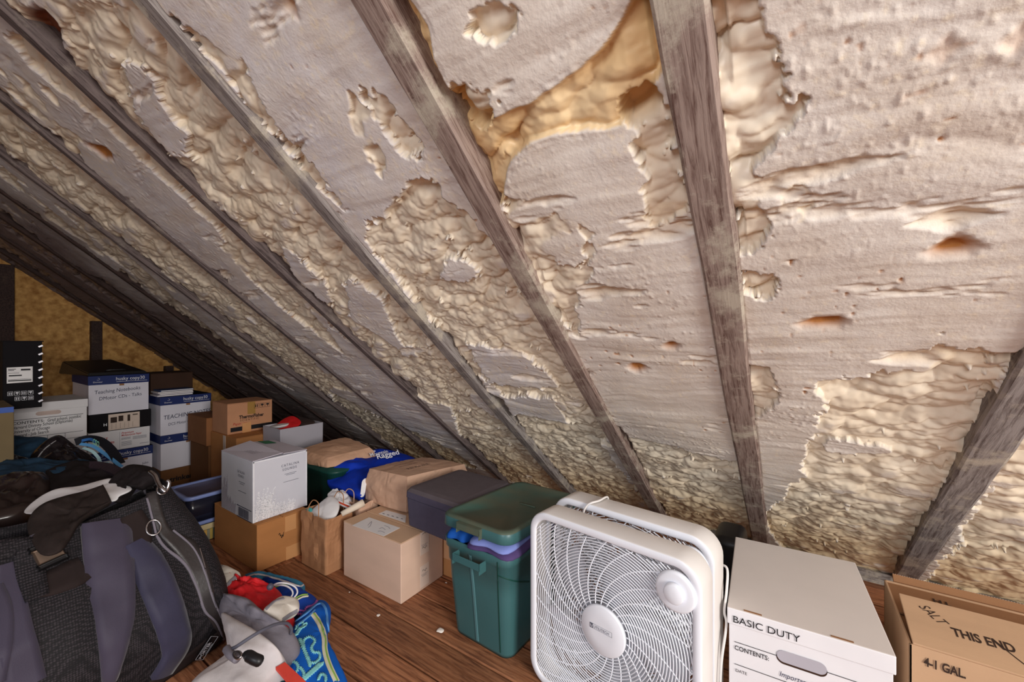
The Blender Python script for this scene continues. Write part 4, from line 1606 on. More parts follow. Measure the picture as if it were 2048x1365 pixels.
def grass_print(face, u0, u1, hmax, par, m, seed, tall):
    """white reed silhouettes printed on the carton"""
    o_, U_, V_, n_ = FACES[face](d)
    rnd = random.Random(seed)
    bm = bmesh.new()
    for k in range(150):
        u = rnd.uniform(u0, u1)
        top = hmax * (.35 + .65 * math.exp(-((u - tall) / .035) ** 2)) * rnd.uniform(.25, 1)
        z = rnd.uniform(0, .02)
        dx = rnd.uniform(.1, .5)
        px, pz = u, z
        while pz < top:
            ln = rnd.uniform(.008, .02)
            wd_ = rnd.uniform(.0015, .0035)
            a = PI / 2 - dx * .6 + rnd.uniform(-.5, .5)
            ex, ez = px + ln * math.cos(a), pz + ln * math.sin(a)
            if ex < u0 or ex > u1 + .02:
                break
            s_, c_ = math.sin(a) * wd_, math.cos(a) * wd_
            mx_, mz_ = (px + ex) / 2, (pz + ez) / 2
            bm.faces.new([bm.verts.new(o_ + U_ * x + V_ * y + n_ * (.0014 + k * 1e-6)) for x, y in ((px, pz), (mx_ + s_, mz_ - c_), (ex, ez), (mx_ - s_, mz_ + c_))])
            px, pz = mx_ + (ex - mx_) * .4, mz_ + (ez - mz_) * .4
    return link('grass_artwork', bm, m, par)


grass_print('+X', .006, .175, .15, bd, mat('white_artwork', (240, 240, 246), .6), 3, .035)
grass_print('-Y', .006, .15, .16, bd, mat('lilac_artwork', (190, 184, 196), .6), 5, .02)
bars('white_edges', d, '+X', [(.001, .006, .001, .266), (.001, .241, .262, .266), (.236, .241, .001, .266)], MATS['white_artwork'], bd, off=.0016)

# ------------------------------------------------------------------ clear bins
def clear_bin(label, X0, X1, Y0, Y1, z0, zt_, m_body, m_in, content):
    t = thing('clear_storage_bin', label, 'storage bin', ((X0 + X1) / 2, (Y0 + Y1) / 2, z0), 'clear bins with blue lids')
    cx_, cy_ = (X0 + X1) / 2, (Y0 + Y1) / 2
    w_, d_ = X1 - X0, Y1 - Y0
    secs = [rrect(cx_, cy_, w_ * .88, d_ * .9, .025, z0, 5), rrect(cx_, cy_, w_ * .95, d_ * .95, .03, zt_ - .018, 5), rrect(cx_, cy_, w_ * .93, d_ * .93, .028, zt_ - .018, 5), rrect(cx_, cy_, w_ * .85, d_ * .87, .022, z0 + .004, 5)]
    loft('body', secs, m_body, t)
    secs = [rrect(cx_, cy_, w_ * .96, d_ * .96, .03, zt_ - .018, 5), rrect(cx_, cy_, w_, d_, .035, zt_ - .016, 5), rrect(cx_, cy_, w_, d_, .035, zt_ - .002, 5), rrect(cx_, cy_, w_ * .97, d_ * .97, .03, zt_, 5),
            rrect(cx_, cy_, w_ * .86, d_ * .88, .03, zt_ - .001, 5), rrect(cx_, cy_, w_ * .84, d_ * .86, .03, zt_ - .008, 5), rrect(cx_, cy_, .04, .04, .01, zt_ - .008, 5)]
    o = loft('lid', secs, [CLEARLID, mat('grey_blue_plastic', (92, 92, 118), .45, .05)], t)
    for p in o.data.polygons:
        if p.center.z < zt_ - .0045 and p.normal.z > .8:
            p.material_index = 1
    return t


clear_bin('clear storage bin with blue lid and striped contents, lower of the two', -2.68, -2.405, .752, 1.06, 0, .108, SMOKE, None, 1)
clear_bin('clear storage bin with blue lid, dark contents, upper of the two', -2.675, -2.40, .745, 1.055, .108, .240, SMOKE, None, 0)
bm = bmesh.new()
STR = [(214, 196, 150), (168, 62, 44), (120, 92, 66), (222, 178, 92), (150, 150, 128), (196, 170, 88), (112, 124, 112), (216, 190, 130), (168, 62, 44), (190, 170, 160)]
sm = [mat(f'stripe_cloth_{i}', c, .85, .05) for i, c in enumerate(STR)]
for k in range(20):
    y = .785 + .0125 * k
    r0 = len(bm.faces)
    bm_box(bm, -2.428, -2.408, y, y + .0122, .006, .058)
    bm.faces.ensure_lookup_table()
    for f in bm.faces[r0:]:
        f.material_index = k % len(sm)
r0 = len(bm.faces)
bm_box(bm, -2.43, -2.4085, .785, 1.035, .060, .086)
bm.faces.ensure_lookup_table()
for f in bm.faces[r0:]:
    f.material_index = 0
o = link('striped_fabric', bm, sm, None)
props(o, 'multicoloured striped fabric pressed against the lower clear bin front', 'fabric')

# ------------------------------------------------------------------ paper boxes with navy lids
def husky_box(label, d, note=None, band=.056, navy_lid=True, word='husky copy30', clip_=None):
    t = thing('copy_paper_box', label, 'paper box', (d[1], d[2], d[4]), 'navy lidded copy paper boxes')
    body = (d[0] + .004, d[1] - .003, d[2] + .003, d[3] - .003, d[4], d[5] - .004)
    bd = box('body', body, WHITE_COOL, t, bev=.0015)
    lz = d[5] - band
    lid = box('lid', (d[0], d[1], d[2], d[3], lz, d[5]), [NAVY, BLACKCARD], t, bev=.0015)
    for p in lid.data.polygons:
        p.material_index = 1 if p.normal.z > .5 else 0
    D_ = (d[0], d[1], d[2], d[3], lz, d[5])
    W_ = d[3] - d[2]
    write(word, D_, '+X', W_ * .43, .023, .030, WINK, lid, sx=.86)
    bars('small_print', D_, '+X', [(W_ * .44, W_ * .96, .013, .0148)], WINK, lid)
    write('Domtar', D_, '+X', W_ * .075, .014, .012, WINK, lid, sx=1.1)
    o_, U_, V_, n_ = FACES['+X'](D_)
    bm = bmesh.new()
    add_tube(bm, [o_ + U_ * (W_ * .15 + .008 * math.cos(a)) + V_ * (.036 + .006 * math.sin(a)) + n_ * .002 for a in np.linspace(-2.2, 1.6, 12)], .0009, 4)
    link('crown_mark', bm, WINK, lid)
    bars('slot', body, '+X', [(W_ * .48, W_ * .56, d[5] - band - d[4] - .012, d[5] - band - d[4])], KRAFT_IN, bd, off=.0016)
    if note:
        for s_, u_, v_, sz, mm in note:
            text(s_, Vector((body[1], body[2] + u_, body[4] + v_)), (0, 1, .06), (0, 0, 1), sz, mm, bd, name='handwriting', sx=.8, shear=.15, off=.0022)
    return t, bd


XA, XB = -3.55, -3.45
husky_box('navy lidded paper box noted Teaching Notebooks, topmost of its stack', (XA - .44, XA, .613, .903, .545, .783),
          [('Teaching Notebooks', .025, .125, .032, INK_BLUE), ('DMotor CDs - Talks', .045, .085, .030, INK_BLUE)])
d = (XA - .42, XA + .002, .618, .912, .432, .545)
t = carton('black_carton', 'flat black carton with a tan shipping label, second in its stack', 'carton', d, BLACKCARD, flaps=False)
lb = patch('shipping_label', d, '+X', .085, .235, .004, .104, PAPER_DIM, t)
bars('label_print', d, '+X', [(.095, .125, .05, .085), (.132, .155, .055, .09), (.175, .188, .05, .092), (.2, .225, .086, .092)] + [(.1 + .02 * k, .1 + .02 * k + .001, .01, .045) for k in range(6)], INK_BROWN, lb)
write('H', d, '+X', .062, .035, .024, WINK, t, bold=.02)
d = (XA - .44, XA + .003, .613, .905, .305, .432)
t = carton('multipurpose_paper_box', 'white paper box with red and black print, third in its stack', 'paper box', d, WHITE, flaps=False)
write('THE', d, '+X', .045, .094, .008, INK_RED, t)
write('SUPPLY', d, '+X', .036, .078, .0165, INK_RED, t, bold=.03, sx=.95)
write('ROOM', d, '+X', .036, .063, .0165, INK_RED, t, bold=.03, sx=.95)
write('COMPANIES', d, '+X', .036, .048, .0165, INK_RED, t, bold=.03, sx=.9)
write('Premium', d, '+X', .15, .099, .0165, INK_RED, t, bold=.015, shear=.2)
write('Multipurpose Paper', d, '+X', .15, .084, .0165, INK_RED, t, bold=.015, shear=.2, sx=.75)
bars('small_print', d, '+X', [(.142, .1428, .008, .115)] + [(.15, .195, .07 - .007 * k, .072 - .007 * k) for k in range(2)] + [(.205, .275, .07 - .007 * k, .072 - .007 * k) for k in range(3)] +
     [(.15, .20, .046 - .006 * k, .0475 - .006 * k) for k in range(5)] + [(.24, .285, .02, .022)], INK_BLUE, t)
husky_box('navy lidded paper box at the floor under the red-printed paper box', (XA - .43, XA + .015, .625, .918, .0, .305), [('John', .235, .185, .022, INK_BLUE)])
# stack B
husky_box('navy lidded paper box noted TEACHING, upper box of the second stack', (XB - .42, XB, .932, 1.222, .369, .626),
          [('TEACHING NOTES', .015, .105, .040, INK_BLUE), ('DCS Motor Colour', .04, .062, .026, INK_BLUE)])
husky_box('navy lidded paper box under the TEACHING box in the second stack', (XB - .42, XB - .002, .934, 1.220, .137, .369))
d = (XB - .43, XB + .01, .935, 1.24, 0, .137)
t = carton('printed_brown_carton', 'brown carton with bold black word at the bottom of the second stack', 'carton', d, CARD_DK, flaps=False)
write('trinkers', d, '+X', .045, .055, .045, INK, t, bold=.03)
# black case lying on stack A
t = thing('black_case', 'thin black case with sloping side on top of the first paper box stack', 'case', (-3.8, .75, .784))
bm = bmesh.new()
P = [(-3.575, .615, .785), (-3.575, .90, .785), (-3.98, .86, .785), (-3.98, .55, .785), (-3.58, .62, .80), (-3.58, .895, .80), (-3.96, .80, .872), (-3.96, .565, .868)]
V = [bm.verts.new(p) for p in P]
for f in ((0, 1, 2, 3), (4, 5, 6, 7), (0, 1, 5, 4), (1, 2, 6, 5), (2, 3, 7, 6), (3, 0, 4, 7)):
    bm.faces.new([V[i] for i in f])
bmesh.ops.bevel(bm, geom=bm.edges[:], offset=.005, segments=2, affect='EDGES')
link('shell', bm, BLACKPL, t)
bm = bmesh.new()
add_tube(bm, crom([(-3.6, .70, .806), (-3.585, .71, .815), (-3.585, .79, .815), (-3.6, .80, .806)], 5), .004, 6)
link('handle', bm, BLACKPL, t)
# books and brown box on stack B
for k, (c_, ww) in enumerate((((206, 200, 204), .0), ((170, 160, 170), .012), ((214, 206, 204), .004), ((56, 74, 116), .018))):
    z = .627 + .0105 * k
    t = thing('magazine', ['white magazine lowest of the small pile on the second stack', 'grey magazine second from the bottom of the small pile', 'white magazine third from the bottom of the small pile',
                           'blue magazine topmost of the small pile on the second stack'][k], 'magazine', (-3.55, 1.0, z), 'magazines on the second stack')
    box('cover', (-3.62, -3.475 - ww * .6, .925 + ww, 1.12 + ww * .5, z, z + .0095), mat(f'magazine_cover_{k}', c_, .6), t, bev=.001)
    box('pages', (-3.618, -3.4735 - ww * .6, .93 + ww, 1.116 + ww * .5, z + .002, z + .0075), PAPER, t, bev=.0005)
d = (-3.87, -3.63, .93, 1.17, .627, .775)
carton('dark_carton', 'small dark brown open carton behind the magazines on the second stack', 'carton', d, DKBROWN)

# ------------------------------------------------------------------ banker's box and tall black carton
d = (-3.64, -3.30, .262, .568, 0, .673)
t = thing('file_storage_box', 'white file storage box handwritten Grad school, postdoc, under the black carton', 'storage box', (-3.30, .262, 0))
B = (-3.64, -3.302, .266, .566, .376, .66)
bd = box('body', (-3.64, -3.302, .266, .566, 0, .66), WHITE, t, bev=.0015)
Ld = (-3.645, -3.298, .258, .570, .628, .673)
box('lid', Ld, WHITE, t, bev=.002)
write('CONTENTS:', B, '+X', .03, .192, .020, INK, bd, bold=.012)
bars('ruled_lines', B, '+X', [(.03, .285, .213, .2155), (.03, .285, .118, .120), (.03, .285, .085, .087), (.15, .1515, .087, .118), (.215, .2165, .087, .118)], INK, bd)
for s_, u_, v_ in (('Grad school, postdoc', .150, .190), ('Harvard Divinity School (Diplomas)', .03, .168), ('University of Chicago', .03, .147), ('Harvard - Job Search', .03, .126)):
    text(s_, Vector((B[1], B[2] + u_, B[4] + v_)), (0, 1, .04), (0, 0, 1), .0235 if u_ > .1 else .0225, INK, bd, name='handwriting', sx=.62 if u_ > .1 else .66, shear=.1, bold=.008, off=.0022)
bm = bmesh.new()
vs = []
for i in range(32):
    an = 2 * PI * i / 32
    vs.append(bm.verts.new(Vector((B[1] + .0016, B[2] + .155 + (.032 if math.cos(an) > 0 else -.032) + .014 * math.cos(an), B[4] + .238 + .011 * math.sin(an)))))
bm.faces.new(vs)
link('hand_hole', bm, mat('shadowed_card_edge', (196, 176, 168), .8), bd)

d = (-3.56, -3.06, .246, .369, .674, .998)
t = carton('tall_black_carton', 'tall black carton with white label and handling symbols on the file box', 'carton', d, BLACKCARD, flaps=False)
box('top_edge', (-3.56, -3.058, .243, .374, .996, 1.001), BLACKCARD, t, bev=.001)
lb = patch('label', d, '+X', .012, .092, .125, .200, PAPER, t, skew=.002)
bars('label_print', d, '+X', [(.016, .040, .190, .193), (.016, .034, .185, .1875), (.055, .085, .184, .192), (.016, .05, .172, .174), (.018, .058, .158, .164), (.016, .088, .134, .139), (.016, .088, .142, .1435),
                              (.014, .09, .181, .1815)], INK, lb, off=.0022)
for r_, (n_i, v_, u0) in enumerate(((4, .066, .014), (3, .040, .036))):
    for k in range(n_i):
        u = u0 + k * .021
        rects = [(u, u + .017, v_, v_ + .0012), (u, u + .017, v_ + .018, v_ + .0192), (u, u + .0012, v_, v_ + .019), (u + .0158, u + .017, v_, v_ + .019)]
        if k % 2 == 0:
            rects += [(u + .004, u + .007, v_ + .004, v_ + .015), (u + .010, u + .013, v_ + .004, v_ + .015)]
        else:
            rects += [(u + .004, u + .013, v_ + .009, v_ + .015), (u + .0075, u + .0095, v_ + .003, v_ + .009)]
        bars('handling_symbol', d, '+X', rects, WINK, t)
SIL = mat('silver_foil', (206, 204, 210), .3, .05, metal=.8)
for k in range(8):
    z = .975 - k * .0385
    bm = bmesh.new()
    bm_box(bm, -3.0605, -3.0575, .355, .372, z - .005, z + .004, bev=.001, M=Matrix.Translation((0, .3635, z)) @ Matrix.Rotation(.5, 4, 'X') @ Matrix.Translation((0, -.3635, -z)))
    link('foil_tab', bm, SIL, t)
d = (-2.95, -2.62, -.10, .240, 0, .732)
t = carton('olive_carton', 'dull olive-brown carton with blue rim at the left edge of the picture', 'carton', d, mat('olive_card', (116, 100, 72), .85, .1, 8))
bars('blue_rim', d, '+X', [(.0, .339, .71, .732)], mat('blue_print', (62, 92, 168), .6), t)

# ------------------------------------------------------------------ brown cartons by the roof
d = (-3.34, -3.03, 1.05, 1.24, 0, .337)
carton('brown_carton', 'dark brown carton standing under the small turned carton', 'carton', (-3.33, -3.035, 1.06, 1.26, 0, .337), CARD_DK)
carton('brown_carton', 'small dark brown unprinted carton between the TEACHING box and the printed brown carton', 'carton', (-3.34, -3.032, 1.048, 1.22, .338, .514), mat('cardboard_umber', (142, 94, 58), .85, .08))
d = (-3.02, -2.665, 1.068, 1.36, 0, .432)
t = carton('brown_carton', 'brown carton with a white strip, under the carton with handling symbols', 'carton', d, CARD_BRN)
patch('paper_strip', d, '-Y', .18, .215, .25, .43, PAPER_DIM, t)
d = (-3.02, -2.80, 1.075, 1.332, .433, .620)
t = carton('printed_carton', 'small brown carton with handling symbols and black band, near the roof', 'carton', d, mat('cardboard_rose', (196, 142, 106), .85, .06))
write('ThermoFisher', d, '+X', .062, .088, .030, INK, t, bold=.03, sx=.82)
write('SCIENTIFIC', d, '+X', .068, .072, .0165, INK, t, space=1.5, sx=.9)
text('Paper etc.', Vector((d[1], d[2] + .028, d[4] + .052)), (0, 1, 0), (0, 0, 1), .022, INK_RED, t, name='handwriting', sx=.9, shear=.2, off=.002)
bars('black_band', d, '+X', [(.016, .256, .014, .040)], INK, t, off=.0012)
patch('tape', d, '+X', .08, .13, .0, .06, MATS['clear_tape'], t, off=.0016)
patch('tape', d, '+X', .11, .155, .11, .186, mat('aged_tape', (168, 128, 66), .4, .05, spec=.4), t, off=.001)
for k in range(3):
    u = .148 + k * .033
    rects = [(u, u + .028, .142, .1435), (u, u + .028, .170, .1715), (u, u + .0014, .142, .171), (u + .0266, u + .028, .142, .171)]
    rects += [(u + .006, u + .011, .148, .166), (u + .016, u + .021, .148, .166)] if k == 0 else [(u + .006, u + .022, .156, .166), (u + .012, u + .016, .147, .156)]
    bars('handling_symbol', d, '+X', rects, INK, t)
# open grey bin
X0, X1, Y0, Y1, zt = -2.66, -2.450, 1.21, 1.475, .485
t = thing('open_grey_box', 'open pale grey card box with red and white papers inside', 'box', ((X0 + X1) / 2, (Y0 + Y1) / 2, 0))
secs = [rrect((X0 + X1) / 2, (Y0 + Y1) / 2, w_, d_, .004, z, 2) for z, w_, d_ in ((0, .200, .255), (zt, .210, .265), (zt, .202, .257), (zt - .05, .198, .253), (zt - .052, .04, .04))]
loft('body', secs, GREYCARD, t, smooth=False)
o = puff('red_folder', [(-2.60, 1.24, zt - .03), (-2.50, 1.30, zt - .02), (-2.50, 1.36, zt + .012), (-2.58, 1.35, zt + .045), (-2.62, 1.30, zt + .02)], .008, mat('red_plastic', (196, 30, 34), .45, .08), None, toward=(1, -.4, .4), amp=.004)
props(o, 'bright red crumpled folder sticking out of the open grey box', 'folder')
o = puff('white_envelope', [(-2.64, 1.245, zt - .01), (-2.54, 1.235, zt + .004), (-2.53, 1.30, zt + .010), (-2.63, 1.32, zt + .008)], .003, PAPER, None, amp=.001)
props(o, 'white paper at the left inside the open grey box', 'paper')
o = puff('dark_notebook', [(-2.66, 1.34, zt - .012), (-2.50, 1.35, zt - .012), (-2.48, 1.44, zt + .004), (-2.65, 1.45, zt + .006)], .010, mat('dark_leatherette', (70, 54, 50), .5, .1), None, amp=.003)
props(o, 'dark brown notebook at the right inside the open grey box', 'notebook')

# ------------------------------------------------------------------ jackets and hidden holdall, left
JT = mat('teal_black_cloth', (40, 66, 90), .8, .2, 40, .3, 300, .2)
JL = mat('black_leather', (30, 26, 30), .26, .1, 14, .08, 60, .6, coat=.3)
JL2 = mat('brown_black_leather', (44, 33, 31), .3, .1, 10, .08, 60, .6, coat=.2)
JB = mat('black_cloth', (34, 28, 29), .8, .1, 40, .3, 300, .2)
o = puff('holdall', [(-2.55, -.12, .02), (-2.58, .25, .02), (-2.40, .50, .02), (-2.0, .48, .02), (-1.92, .2, .02), (-1.94, -.12, .02), (-2.25, -.2, .02)], .33, JB, None, back=.02, amp=.03, wsc=6, pw=5)
props(o, 'dark stuffed holdall lying under the pile of jackets', 'holdall')


def garment(name, label, pts, H, m, cat='jacket', back=.05, amp=.012, wsc=12, seed=0, toward=None, group='jackets piled on the left', pw=2.2, crease=None):
    o = puff(name, [att(*p) for p in pts], H * .6, m, None, toward=toward or (-FW + Vector((0, 0, .8))), back=back, amp=amp * 1.7, wsc=wsc, seed=seed, pw=5, crease=crease)
    return props(o, label, cat, group)


ridge = lambda q: .010 * math.sin(q.y * 38 + q.z * 50)
j1 = garment('jacket', 'teal and black knitted jacket sleeve at the back of the pile', [(-90, 880, 2.0), (0, 873, 2.0), (60, 876, 2.0), (100, 880, 1.98), (80, 905, 1.9), (30, 914, 1.86), (-90, 920, 1.86)], .03, JT, seed=3, back=.12)
j2 = garment('jacket', 'glossy black leather jacket piece standing up in the middle of the pile',
             [(60, 922, 1.80), (84, 890, 1.86), (118, 872, 1.9), (150, 892, 1.88), (185, 915, 1.84), (200, 930, 1.8), (180, 940, 1.74), (110, 938, 1.72)], .04, JL, seed=7, amp=.02, back=.10)
j3 = garment('jacket', 'glossy leather cuff at the left edge of the jacket pile', [(-80, 915, 1.78), (0, 908, 1.78), (50, 916, 1.76), (62, 925, 1.72), (20, 934, 1.68), (-80, 936, 1.68)], .02, JL, seed=2, back=.06)
j4 = garment('jacket', 'dark teal cloth jacket panel across the pile', [(-90, 934, 1.66), (20, 928, 1.70), (70, 921, 1.72), (140, 926, 1.70), (215, 930, 1.66), (200, 950, 1.58), (90, 954, 1.54), (-90, 960, 1.52)], .03, JT, seed=11, back=.10)
j5 = garment('jacket', 'black cloth jacket with rolled hem behind the black travel bag', [(80, 950, 1.58), (140, 930, 1.64), (200, 928, 1.64), (245, 940, 1.58), (250, 975, 1.48), (190, 1000, 1.40), (110, 990, 1.42)], .04, JB, seed=13, back=.10)
j6 = garment('jacket', 'creased brown-black leather jacket in front of the pile at left', [(-100, 970, 1.46), (-20, 962, 1.50), (40, 952, 1.54), (90, 950, 1.54), (105, 975, 1.48), (95, 1000, 1.40), (60, 1022, 1.30), (0, 1040, 1.24), (-100, 1050, 1.2)],
             .05, JL2, seed=17, amp=.02, back=.10, crease=ridge)
# stitched seam on the leather
bvj = bvh_of(j2)
strip('seam', bvj, [(70, 925), (88, 900), (112, 882)], .004, mat('grey_thread', (150, 148, 150), .7), j2, off=.001, thick=.001)
# lanyard
t = thing('lanyard', 'black and sky-blue lanyard with mint lettering draped over the jackets', 'lanyard', att(200, 905, 1.8))
SKY = mat('sky_blue_webbing', (96, 164, 222), .7, .06)
BLK = mat('black_webbing', (22, 22, 30), .7, .06)


def ribbon(name, pts, wd_, m, par, side=None, th=.0018):
    P = crom([Vector(p) for p in pts], 6)
    bm = bmesh.new()
    rows = []
    L = len(P)
    for i, p in enumerate(P):
        t_ = (P[min(i + 1, L - 1)] - P[max(i - 1, 0)]).normalized()
        n_ = (CAM - p).normalized() + Vector((0, 0, .4))
        s_ = t_.cross(n_).normalized()
        n_ = s_.cross(t_).normalized()
        w_ = wd_(i / (L - 1)) if callable(wd_) else wd_
        rows.append([bm.verts.new(p + s_ * w_ * a + n_ * b_) for a, b_ in ((-.5, 0), (.5, 0), (.5, -th), (-.5, -th))])
    for a, b_ in zip(rows[:-1], rows[1:]):
        for k in range(4):
            bm.faces.new((a[k], a[(k + 1) % 4], b_[(k + 1) % 4], b_[k]))
    bm.faces.new(rows[0])
    bm.faces.new(rows[-1])
    return link(name, bm, m, par, False)


ribbon('black_band', [att(x, y, q) for x, y, q in ((150, 885, 1.84), (175, 878, 1.86), (200, 882, 1.84), (222, 900, 1.80), (240, 928, 1.72))], .034, BLK, t)
ribbon('sky_band', [att(x, y, q) for x, y, q in ((160, 888, 1.83), (186, 893, 1.82), (205, 905, 1.79), (225, 920, 1.74), (243, 934, 1.70))], .013, SKY, t)
ribbon('blue_band', [att(x, y, q) for x, y, q in ((163, 882, 1.83), (180, 879, 1.84), (192, 884, 1.83))], .012, mat('mid_blue_webbing', (44, 96, 160), .7), t)
ribbon('pale_band', [att(x, y, q) for x, y, q in ((166, 896, 1.81), (184, 903, 1.79), (196, 915, 1.77), (202, 926, 1.75), (216, 926, 1.73))], .011, mat('pale_cyan_webbing', (176, 214, 222), .7), t)
p0, p1 = att(187, 887, 1.815), att(215, 905, 1.765)
text('CSO', p0, p1 - p0, Vector((.2, .1, 1)), .034, mat('mint_print', (150, 222, 196), .6), t, bold=.03, sx=.85, off=.004)

# ------------------------------------------------------------------ black travel bag, left foreground
MESH = weave('black_ballistic_nylon', (16, 14, 18), (60, 54, 59), 190)
WEB = mat('black_violet_webbing', (62, 56, 74), .62, .12, 7, .2, 500, .35, sheen=.3)
WEB2 = mat('indigo_webbing', (50, 48, 72), .6, .2, 7, .2, 500, .35, sheen=.3)
LEA = mat('charcoal_leather', (48, 43, 43), .42, .12, 20, .3, 90, .5)
LEAB = mat('dark_brown_suede', (42, 33, 32), .85, .12, 20, .2, 90, .2)
PIPE = mat('grey_piping', (118, 112, 122), .6, .06)
t = thing('travel_bag', 'large black nylon travel bag with wide webbing straps, standing in left foreground', 'bag', (-1.68, .25, 0))
secs = []
lv = [(0.0, -1.79, -1.545, -.16, .585), (.012, -1.80, -1.535, -.17, .598), (.06, -1.82, -1.528, -.17, .605), (.13, -1.84, -1.522, -.165, .606), (.20, -1.855, -1.535, -.16, .602), (.27, -1.862, -1.562, -.15, .588),
      (.34, -1.862, -1.592, -.14, .568), (.40, -1.858, -1.622, -.13, .545), (.45, -1.852, -1.648, -.12, .522), (.49, -1.848, -1.672, -.11, .503), (.525, -1.845, -1.690, -.10, .490)]
for z, xa, xb, ya, yb in lv:
    L = rrect((xa + xb) / 2, (ya + yb) / 2, xb - xa, yb - ya, .055, z, 6)
    D_ = []
    for i in range(len(L)):
        a, b_ = L[i], L[(i + 1) % len(L)]
        kk = 26 if (b_ - a).length > .02 else 1
        for j in range(kk):
            D_.append(a + (b_ - a) * (j / kk))
    D2 = []
    for p in D_:
        yy = p.y
        front = p.x > (xa + xb) / 2
        f = (yy - ya) / (yb - ya)
        bul = .045 * math.sin(PI * min(1, max(0, f))) * math.sin(PI * min(1, z / .5 + .12))
        wv_ = .012 * noise.noise(Vector((yy * 7, z * 9, 3))) + .010 * noise.noise(Vector((yy * 15, z * 13 + yy * 8, 7)))
        sag = -.055 * math.sin(PI * min(1, max(0, f))) * max(0, (z - .3) / .225)
        D2.append(Vector((p.x + ((bul + wv_ * min(1, z * 12)) if front else -wv_), yy, z + (sag if z > .3 else 0))))
    secs.append(D2)
inner = []
for s_ in secs[::-1][:5]:
    c = sum(s_, Vector()) / len(s_)
    inner.append([c + (p - c) * .975 for p in s_])
bag = loft('shell', secs + inner, MESH, t, True, True)
bvb = bvh_of(bag)
# rim binding
strip('rim_binding', bvb, [(40, 1092), (90, 1070), (140, 1046), (190, 1020), (240, 995), (285, 972), (312, 962)], .026, WEB, t, thick=.003)
strip('webbing_strap', bvb, [(212, 1046), (217, 1100), (222, 1156), (229, 1200), (231, 1250), (226, 1310), (218, 1364)], [.108, .104, .098, .086, .075, .052, .026], WEB, t, off=.004, thick=.004, crown=.004, wave=(.007, 1.6))
strip('webbing_strap', bvb, [(270, 1085), (290, 1120), (312, 1165), (330, 1210), (345, 1255), (352, 1300), (322, 1350)], [.05, .075, .08, .08, .076, .072, .06], WEB2, t, off=.003, thick=.003, crown=.004, wave=(.005, 2.2))
strip('suede_tab', bvb, [(262, 1030), (275, 1060), (283, 1095)], [.05, .062, .045], LEAB, t, off=.006, thick=.003)
strip('leather_trim', bvb, [(300, 968), (306, 1000), (318, 1040), (332, 1068), (372, 1100), (400, 1150), (416, 1205), (434, 1240), (449, 1275)], [.022, .028, .026, .03, .06, .05, .036, .034, .03], LEA, t, off=.003, thick=.003)
strip('piping', bvb, [(289, 978), (297, 1010), (306, 1045), (314, 1075), (330, 1098), (368, 1130), (392, 1175), (408, 1222), (430, 1245), (446, 1285)], .005, PIPE, t, off=.004, thick=.004)
strip('piping', bvb, [(345, 1062), (385, 1098), (410, 1150), (425, 1200), (440, 1235)], .004, PIPE, t, off=.005, thick=.004)
strip('base_band', bvb, [(290, 1380), (330, 1350), (370, 1322), (410, 1292), (440, 1268)], .042, LEAB, t, off=.003, thick=.003)
strip('webbing_strap', bvb, [(10, 1130), (22, 1190), (30, 1260), (42, 1320), (52, 1375)], [.03, .045, .055, .06, .065], WEB, t, off=.004, thick=.003)
strip('webbing_strap', bvb, [(-20, 1180), (0, 1230), (-5, 1300), (-20, 1370)], [.04, .04, .045, .045], WEB, t, off=.006, thick=.003)
strip('pocket_flap', bvb, [(60, 1178), (100, 1168), (140, 1152), (168, 1138)], [.05, .07, .08, .07], LEAB, t, off=.003, thick=.004)
strip('pocket_strap', bvb, [(-10, 1105), (20, 1098), (50, 1100), (62, 1150), (75, 1200)], [.05, .05, .05, .05, .04], MESH, t, off=.006, thick=.003)
# zipper teeth along the right side
bm = bmesh.new()
for k in range(60):
    f = k / 59
    x_, y_ = 398 + 33 * f, 1100 + 118 * f
    h_ = hit(bvb, x_, y_)
    if h_:
        bm_box(bm, -.002, .002, -.0012, .0012, 0, .003, M=Matrix.Translation(h_[0] + h_[1] * .007))
link('zipper', bm, CHROME, t)
# buckle
h_ = hit(bvb, 95, 1112)
if h_:
    o_ = h_[0] + h_[1] * .014
    n_ = h_[1]
    u_ = Vector((.1, 1, .36)).normalized()
    u_ = (u_ - n_ * u_.dot(n_)).normalized()
    v_ = n_.cross(u_)
    Mb = Matrix((u_, v_, n_)).transposed().to_4x4()
    Mb.translation = o_
    bm = bmesh.new()
    bm_box(bm, -.024, .024, -.020, .020, -.004, .004, bev=.003, M=Mb)
    bk = link('buckle', bm, mat('bronze_metal', (150, 128, 112), .35, .1, metal=.7), t)
    bm = bmesh.new()
    bm_box(bm, -.027, .027, .021, .031, -.006, .006, bev=.003, M=Mb)
    bm_box(bm, -.027, .027, -.034, -.022, -.006, .006, bev=.003, M=Mb)
    link('buckle_bar', bm, BLACKPL, bk)
# D-ring, clip, leather tab
def ring_at(x, y, r, tr, name, m, par, off=.012, asp=1.35, tilt=0):
    h_ = hit(bvb, x, y)
    if not h_:
        return
    n_ = h_[1]
    u_ = Vector((0, 1, 0)) - n_ * n_.y
    u_.normalize()
    v_ = n_.cross(u_)
    c = h_[0] + n_ * off
    bm = bmesh.new()
    add_tube(bm, [c + u_ * r * math.cos(a) + v_ * r * asp * math.sin(a) + n_ * tilt * math.sin(a) for a in np.linspace(0, 2 * PI, 28, endpoint=False)], tr, 8, True)
    return link(name, bm, m, par, True)


